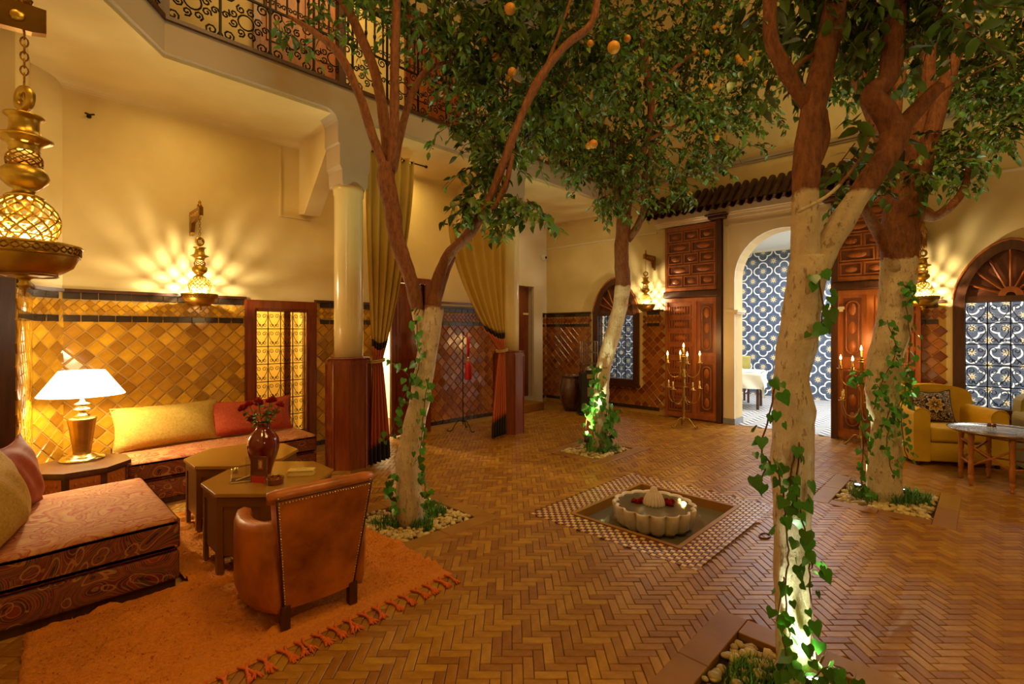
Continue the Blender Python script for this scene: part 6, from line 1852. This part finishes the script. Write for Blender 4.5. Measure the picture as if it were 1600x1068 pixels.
# ---- tree 4: right, beside the velvet chair
B4 = (5.748, 0.712, -0.04)
trunk4 = [((5.686,0.695,-0.041), .165), ((5.686,0.695,0.286), .150), ((5.699,0.682,0.642), .140), ((5.67,0.712,0.939), .150), ((5.694,0.687,1.295), .155), ((5.744,0.636,1.651), .150), ((5.769,0.61,2.007), .160), ((5.777,0.601,2.244), .165), ((5.802,0.576,2.541), .175), ((5.822,0.555,2.838), .19), ((5.864,0.512,3.063), .17)]
br4 = [
 [((5.893,0.482,2.838), .11), ((5.985,0.429,3.175), .085), ((6.068,0.343,3.623), .075), ((6.172,0.236,4.101), .07), ((6.297,0.107,4.639), .065), ((6.38,0.021,4.997), .05)],
 [((5.902,0.515,2.846), .10), ((6.06,0.496,3.363), .085), ((6.128,0.426,3.851), .075), ((6.137,0.417,4.339), .07), ((6.158,0.395,4.889), .06)],
 [((5.819,0.601,2.846), .09), ((5.861,0.702,3.241), .065), ((5.755,0.812,3.607), .055), ((5.648,0.921,3.973), .05), ((5.521,1.053,4.278), .04)],
 [((5.827,0.449,2.643), .08), ((5.85,0.353,2.584), .05), ((5.872,0.259,2.647), .042), ((5.944,0.185,2.761), .034), ((5.991,0.136,2.933), .028), ((5.995,0.131,3.104), .022)],
 [((5.944,0.185,2.756), .028), ((5.952,0.147,2.784), .018), ((5.968,0.131,2.807), .008)],
 [((5.672,0.609,2.117), .06), ((5.447,0.698,2.39), .055), ((5.234,0.775,2.622), .045), ((5.207,0.803,2.818), .03)],
 [((5.757,0.665,3.115), .05), ((5.798,0.623,3.563), .05), ((5.958,0.601,4.034), .045), ((6.009,0.548,4.401), .04)],
 [((5.691,0.877,3.882), .03), ((5.611,0.816,4.161), .03), ((5.487,0.945,4.459), .025)],
]
mt4 = trunkmat('whitewashed_bark_right_tree', 2.20)
T4 = tree('stout orange tree with many upright limbs standing before the velvet armchair', B4, trunk4, br4, mt4, 4)
bl4 = [
 ((6.226,1.043,4.839), .5, 20), ((6.758,0.781,4.755), .5, 18), ((7.463,0.34,4.874), .5, 18), ((7.025,-0.07,4.518), .55, 26), ((7.017,-0.206,4.013), .4, 16), ((7.027,0.071,4.047), .4, 18), ((7.362,0.444,4.437), .4, 14), ((6.684,1.001,4.457), .35, 10),
 ((6.303,0.677,5.037), .6, 22), ((6.844,0.117,5.102), .6, 22), ((7.004,-0.336,4.399), .5, 16), ((6.079,0.189,3.315), .22, 12), ((6.322,-0.063,3.432), .18, 9), ((5.864,0.267,3.076), .16, 8), ((5.123,0.745,2.979), .12, 6), ((4.964,0.765,2.759), .10, 4), ((6.553,1.281,4.365), .3, 6), ((5.575,0.421,2.929), .10, 4),
]
crown(T4, bl4, 14, [((6.525,1.597,4.879), 1.0)])

# ---- ivy: climbing stems hugging each trunk, heart-shaped leaves as pieces
def ivyleaf(s=1.0):
    mb = MB()
    out = [(0, 0), (-0.30, -0.16), (-0.50, 0.02), (-0.50, 0.30), (-0.34, 0.52), (-0.16, 0.80), (0, 1.0), (0.16, 0.80), (0.34, 0.52), (0.50, 0.30), (0.50, 0.02), (0.30, -0.16)]
    n_ = len(out); vs = [(0, 0.32 * s, 0.0)] + [(x * s, y * s, -0.14 * s * (x * x) * 2 - 0.10 * s * max(0, y - 0.4)) for x, y in out]
    mb.add(vs, [(0, i + 1, (i + 1) % n_ + 1) for i in range(n_)], True); return mb
IVY_ME = ivyleaf(1.0).mesh('leaf', M['ivy'])
def ivy(label, base, strands, seed, n_leaf, size):
    """strands: list of point lists; leaves face away from the trunk towards the open side"""
    v = thing('ivy_vine', label, 'ivy', base, 0, 'ivy climbing the whitewashed trunks'); O = Vector(base); rn = random.Random(seed)
    tot = sum(len(s) for s in strands)
    for st in strands:
        pts = spline([Vector(p) for p in st], 6)
        pts = [p + Vector((rn.uniform(-.006, .006), rn.uniform(-.006, .006), rn.uniform(-.004, .004))) for p in pts]
        mb = MB(); mb.tube([p - O for p in pts], [0.0045 * size / 0.05 * 0.8] * len(pts), 5); part('stem', mb, 'stem', v)
        k = max(2, int(n_leaf * len(st) / tot)); 
        for i in range(k):
            t = (i + rn.random()) / k * (len(pts) - 1); a = int(t); p = pts[a].lerp(pts[min(a + 1, len(pts) - 1)], t - a)
            ang_ = rn.uniform(-1.1, 1.1)
            out_ = (-Vector((fwd.x, fwd.y, 0)) + Vector((rgt.x, rgt.y, 0)) * math.tan(ang_) * 0.6).normalized()
            if rn.random() < 0.3: out_ = Vector((rn.uniform(-1, 1), rn.uniform(-1, 1), 0.3)).normalized()
            down = Vector((rn.uniform(-.8, .8), rn.uniform(-.8, .8), -1)).normalized()
            Y_ = (down - out_ * down.dot(out_) * 0.8 + out_ * 0.25).normalized(); Z_ = (out_ - Y_ * out_.dot(Y_)).normalized(); X_ = Y_.cross(Z_)
            mt = Matrix((X_, Y_, Z_)).transposed().to_4x4()
            off = out_ * rn.uniform(0.01, 0.05) * size / 0.05 + Vector((rgt.x, rgt.y, 0)) * rn.uniform(-1, 1) * size * 0.8
            s_ = size * rn.uniform(0.55, 1.25)
            o = link('leaf', IVY_ME, v); o.matrix_local = Matrix.Translation(p + off - O) @ mt @ Matrix.Scale(s_, 4)
    return v
ivy('dark ivy hanging down both sides of the forked tree by the sofa corner', (2.211,3.252,0.135), [
 [(2.269,3.206,1.735), (2.251,3.224,1.535), (2.269,3.206,1.334), (2.244,3.232,1.134)],
 [(2.327,3.161,1.183), (2.299,3.189,0.932), (2.273,3.187,0.685), (2.257,3.19,0.488)],
 [(2.116,3.422,1.332), (2.239,3.294,1.18), (2.211,3.323,1.028), (2.169,3.367,0.876), (2.116,3.422,0.674)],
 [(2.281,3.165,0.513), (2.294,3.166,0.335), (2.322,3.137,0.185)],
 [(2.147,3.361,0.426), (2.13,3.379,0.275), (2.147,3.333,0.131)]], 31, 120, 0.050)
ivy('bright ivy round the foot of the slender tree behind the fountain', (5.296,3.587,0.135), [
 [(5.239,3.616,0.139), (5.222,3.634,0.547), (5.251,3.605,0.873), (5.296,3.587,1.116)],
 [(5.336,3.517,0.139), (5.353,3.499,0.465), (5.307,3.546,0.792)], [(5.338,3.471,0.065), (5.392,3.458,0.384), (5.449,3.428,0.544)],
 [(5.156,3.588,0.076), (5.1,3.646,0.318), (5.172,3.628,0.634)]], 32, 120, 0.075)
ivy('large-leaved ivy trailing down the nearest whitewashed trunk', (2.288,0.584,0.158), [
 [(2.433,0.534,1.817), (2.429,0.51,1.651), (2.416,0.523,1.542)],
 [(2.274,0.641,1.353), (2.225,0.663,1.194), (2.195,0.679,1.063), (2.252,0.634,0.953), (2.293,0.621,0.813)],
 [(2.321,0.592,1.056), (2.312,0.602,0.894), (2.282,0.618,0.789), (2.295,0.605,0.601), (2.277,0.609,0.445), (2.279,0.593,0.264), (2.277,0.581,0.111)],
 [(2.34,0.573,1.083), (2.327,0.586,0.867), (2.34,0.544,0.659), (2.34,0.53,0.557)],
 [(2.271,0.615,0.525), (2.252,0.634,0.365), (2.255,0.604,0.217), (2.231,0.628,0.111)],
 [(2.346,0.538,0.579), (2.34,0.53,0.371), (2.336,0.52,0.164)],
 [(2.177,0.698,0.903), (2.223,0.651,1.01)], [(2.263,0.508,0.154), (2.294,0.448,0.219), (2.335,0.391,0.188)]], 33, 118, 0.050)
ivy('dense ivy spiralling round the stout tree before the velvet armchair', (5.475,0.669,0.104), [
 [(5.631,0.536,1.82), (5.634,0.505,1.419), (5.606,0.534,1.076), (5.578,0.563,0.733), (5.643,0.524,0.385)],
 [(5.487,0.657,1.647), (5.521,0.593,1.362), (5.442,0.675,1.135), (5.407,0.739,0.847)],
 [(5.328,0.821,0.847), (5.348,0.801,0.561), (5.328,0.821,0.276), (5.348,0.801,0.076)],
 [(5.521,0.593,1.305), (5.646,0.493,1.076), (5.521,0.593,0.85), (5.462,0.654,0.566), (5.501,0.613,0.282)],
 [(5.415,0.717,1.077), (5.494,0.635,0.849), (5.415,0.717,0.621)],
 [(5.611,0.557,1.992), (5.691,0.474,1.82)], [(5.328,0.893,1.07), (5.352,0.825,1.188)]], 34, 230, 0.055)

# ---- planting pits: pebbles, soil, grass, spotlights
def pebble_me(i):
    rn = random.Random(i); mb = MB()
    bm = bmesh.new(); bmesh.ops.create_icosphere(bm, subdivisions=2, radius=1)
    for v in bm.verts: v.co *= 1 + 0.12 * noise.noise(v.co * 1.7 + Vector((i * 3, 0, 0)))
    mb.bm(bm, True); return mb
def pebble_low(i):
    mb = MB(); bm = bmesh.new(); bmesh.ops.create_icosphere(bm, subdivisions=1, radius=1); mb.bm(bm, True); return mb
PEB = [pebble_me(i).mesh('pebble', M['pebble']) for i in range(4)]
PLOW = pebble_low(0)
pit_names = ['pit of cream pebbles round the forked tree by the sofa corner', 'pit of small pebbles round the slender tree behind the fountain',
             'pit of large cream pebbles round the nearest tree', 'pit of cream pebbles round the stout tree before the velvet armchair']
trees_xy = [(2.33, 3.42, .13), (5.40, 3.66, .13), (2.30, .60, .09), (5.75, .71, .17)]
psize = [0.021, 0.023, 0.023, 0.024]; pnum = [700, 600, 430, 760]
gcol = []
for k, (a, b, c, d) in enumerate(PITS):
    cx, cy = (a + b) / 2, (c + d) / 2; rn = random.Random(100 + k)
    pb = thing('pebble_bed', pit_names[k], 'pebbles', (cx, cy, -0.128), 0, 'pebble beds under the trees')
    mb = MB(); mb.box(a - cx + .002, b - cx - .002, c - cy + .002, d - cy - .002, 0.0, 0.10); part('soil', mb, 'soil', pb)
    tx, ty, tr = trees_xy[k]; items = []
    for i in range(pnum[k]):
        s = psize[k] * rn.uniform(0.6, 1.35)
        x = rn.uniform(a + s, b - s); y = rn.uniform(c + s, d - s)
        dd = math.hypot(x - tx, y - ty)
        if dd < tr + 0.03: continue
        if k == 2 and x > 2.30 and y < 0.85 and x + y < 3.2 and rn.random() < 0.5: continue
        z = 0.10 + s * 0.3 + (0.02 if rn.random() < 0.35 else 0)
        items.append((math.hypot(x, y), x - cx, y - cy, z, s, rn.uniform(0, 6), rn.uniform(0.7, 1.3), rn.uniform(.55, .8)))
    items.sort()
    for q in items[:300]:
        o = link('pebble', PEB[int(q[5] * 7) % 4], pb, (q[1], q[2], q[3]), (rn.uniform(-.3, .3), rn.uniform(-.3, .3), q[5])); o.scale = (q[4] * q[6], q[4], q[4] * q[7])
    rest = items[300:]
    if rest:
        mb = MB()
        for q in rest:
            mb.M = T(q[1], q[2], q[3]) @ RZ(q[5]) @ Matrix.Diagonal((q[4] * q[6], q[4], q[4] * q[7], 1)); mb.add(PLOW.v, PLOW.f, True)
        mb.M = Matrix(); part('pebble_field', mb, 'pebble', pb, 'stuff')
    # grass: countless blades, one object
    mb = MB()
    spots = {0: [(-.18, .05, .13), (.17, .06, .15), (0, -.16, .10), (.24, -.05, .08)], 1: [(.15, -.05, .16), (.05, -.15, .10), (-.10, -.10, .08)],
             2: [(-.02, .13, .13), (.08, .16, .10), (-.15, .05, .12), (.15, -.12, .13), (.10, -.26, .12), (.02, -.18, .08)], 3: [(-.02, -.22, .13), (-.18, .12, .12), (-.15, -.12, .10), (.10, -.22, .12)]}[k]
    for (ox, oy, rr) in spots:
        for i in range(170):
            an = rn.uniform(0, 2 * PI); r_ = rr * math.sqrt(rn.random()); x = tx + ox + r_ * math.cos(an); y = ty + oy + r_ * math.sin(an)
            if not (a + .01 < x < b - .01 and c + .01 < y < d - .01): continue
            h = rn.uniform(0.05, 0.13) * (1.2 if k == 3 else 1.0) * (0.75 if k == 2 else 1); az = rn.uniform(0, 2 * PI); ln = rn.uniform(0.2, 0.7) * h; w_ = 0.0035
            z0 = -0.06; dx, dy = math.cos(az), math.sin(az); sx, sy_ = -dy * w_, dx * w_
            mb.add([(x - cx - sx, y - cy - sy_, 0.1), (x - cx + sx, y - cy + sy_, 0.1), (x - cx + sx + dx * ln * .35, y - cy + sy_ + dy * ln * .35, 0.1 + h * .6), (x - cx - sx + dx * ln * .35, y - cy - sy_ + dy * ln * .35, 0.1 + h * .6), (x - cx + dx * ln, y - cy + dy * ln, 0.1 + h)], [(0, 1, 2, 3), (3, 2, 4)])
    g_ = part('grass_tuft', mb, 'grass', None, 'stuff'); g_.location = (cx, cy, -0.13)
    tag(g_, ['dark green grass round the foot of the forked tree by the sofa corner', 'low grass round the slender tree behind the fountain', 'bright fine grass at the foot of the nearest trunk', 'lit green grass and fern at the stout tree before the armchair'][k], 'grass', 'grass tufts round the trees')
# garden spotlights
def spot(label, loc, target, energy, col=(0.86, 1.0, 0.62), ang=75):
    s = thing('garden_spotlight', label, 'spotlight', loc, 0, 'spotlights at the foot of the trees')
    dv = (Vector(target) - Vector(loc)).normalized(); q = dv.to_track_quat('Z', 'Y').to_matrix().to_4x4()
    mb = MB(); mb.M = T(0, 0, 0.05) @ q; mb.lathe([(0.018, -0.05), (0.030, -0.045), (0.034, 0.03), (0.030, 0.03), (0.028, 0.012), (0.0001, 0.012)], 16, cap=False); mb.M = Matrix(); part('housing', mb, 'black', s)
    mb = MB(); mb.tube([(0, 0, -0.10), (0, 0, 0.04)], 0.006, 6); part('spike', mb, 'black', s)
    mb = MB(); mb.M = T(0, 0, 0.05) @ q; mb.lathe([(0.0001, 0.016), (0.028, 0.016)], 16, cap=False); mb.M = Matrix(); part('lens', mb, 'lens', s)
    p = Vector(loc) + Vector((0, 0, 0.05)) + dv * 0.035
    lamp('spot_light', 'SPOT', p, energy, col, 0.02, spot=ang, blend=0.6, target=Vector(p) + dv)
    return s
spot('small spotlight glowing white at the foot of the slender tree behind the fountain', (5.028,3.575,0.172), (5.466,3.554,1.858), 150)
spot('small spotlight hidden behind the foot of the forked tree by the sofa corner', (2.62, 3.55, -0.03), (2.5, 3.6, 3.2), 170)
spot('small spotlight hidden right behind the foot of the nearest tree', (2.313,0.515,0.052), (2.363,0.578,1.051), 60, (0.88, 1.0, 0.70), 95)
spot('small spotlight glinting behind the stout tree before the armchair', (5.98, 0.58, -0.03), (5.9, 0.62, 3.0), 170, ang=85)
spot('second small spotlight left behind the stout tree before the armchair', (5.86, 0.93, -0.03), (5.3, 0.75, 2.6), 100, ang=80)
o = thing('rope_ring', 'short loop of thin dark cord lying on bricks by the nearest ivied trunk', 'cord', (3.998,1.215,0))
mb = MB(); mb.tube([(0.06 * math.cos(t), 0.035 * math.sin(t), 0.006) for t in [2 * PI * i / 16 for i in range(16)]], 0.006, 5, closed=True); part('loop', mb, 'leather2', o)
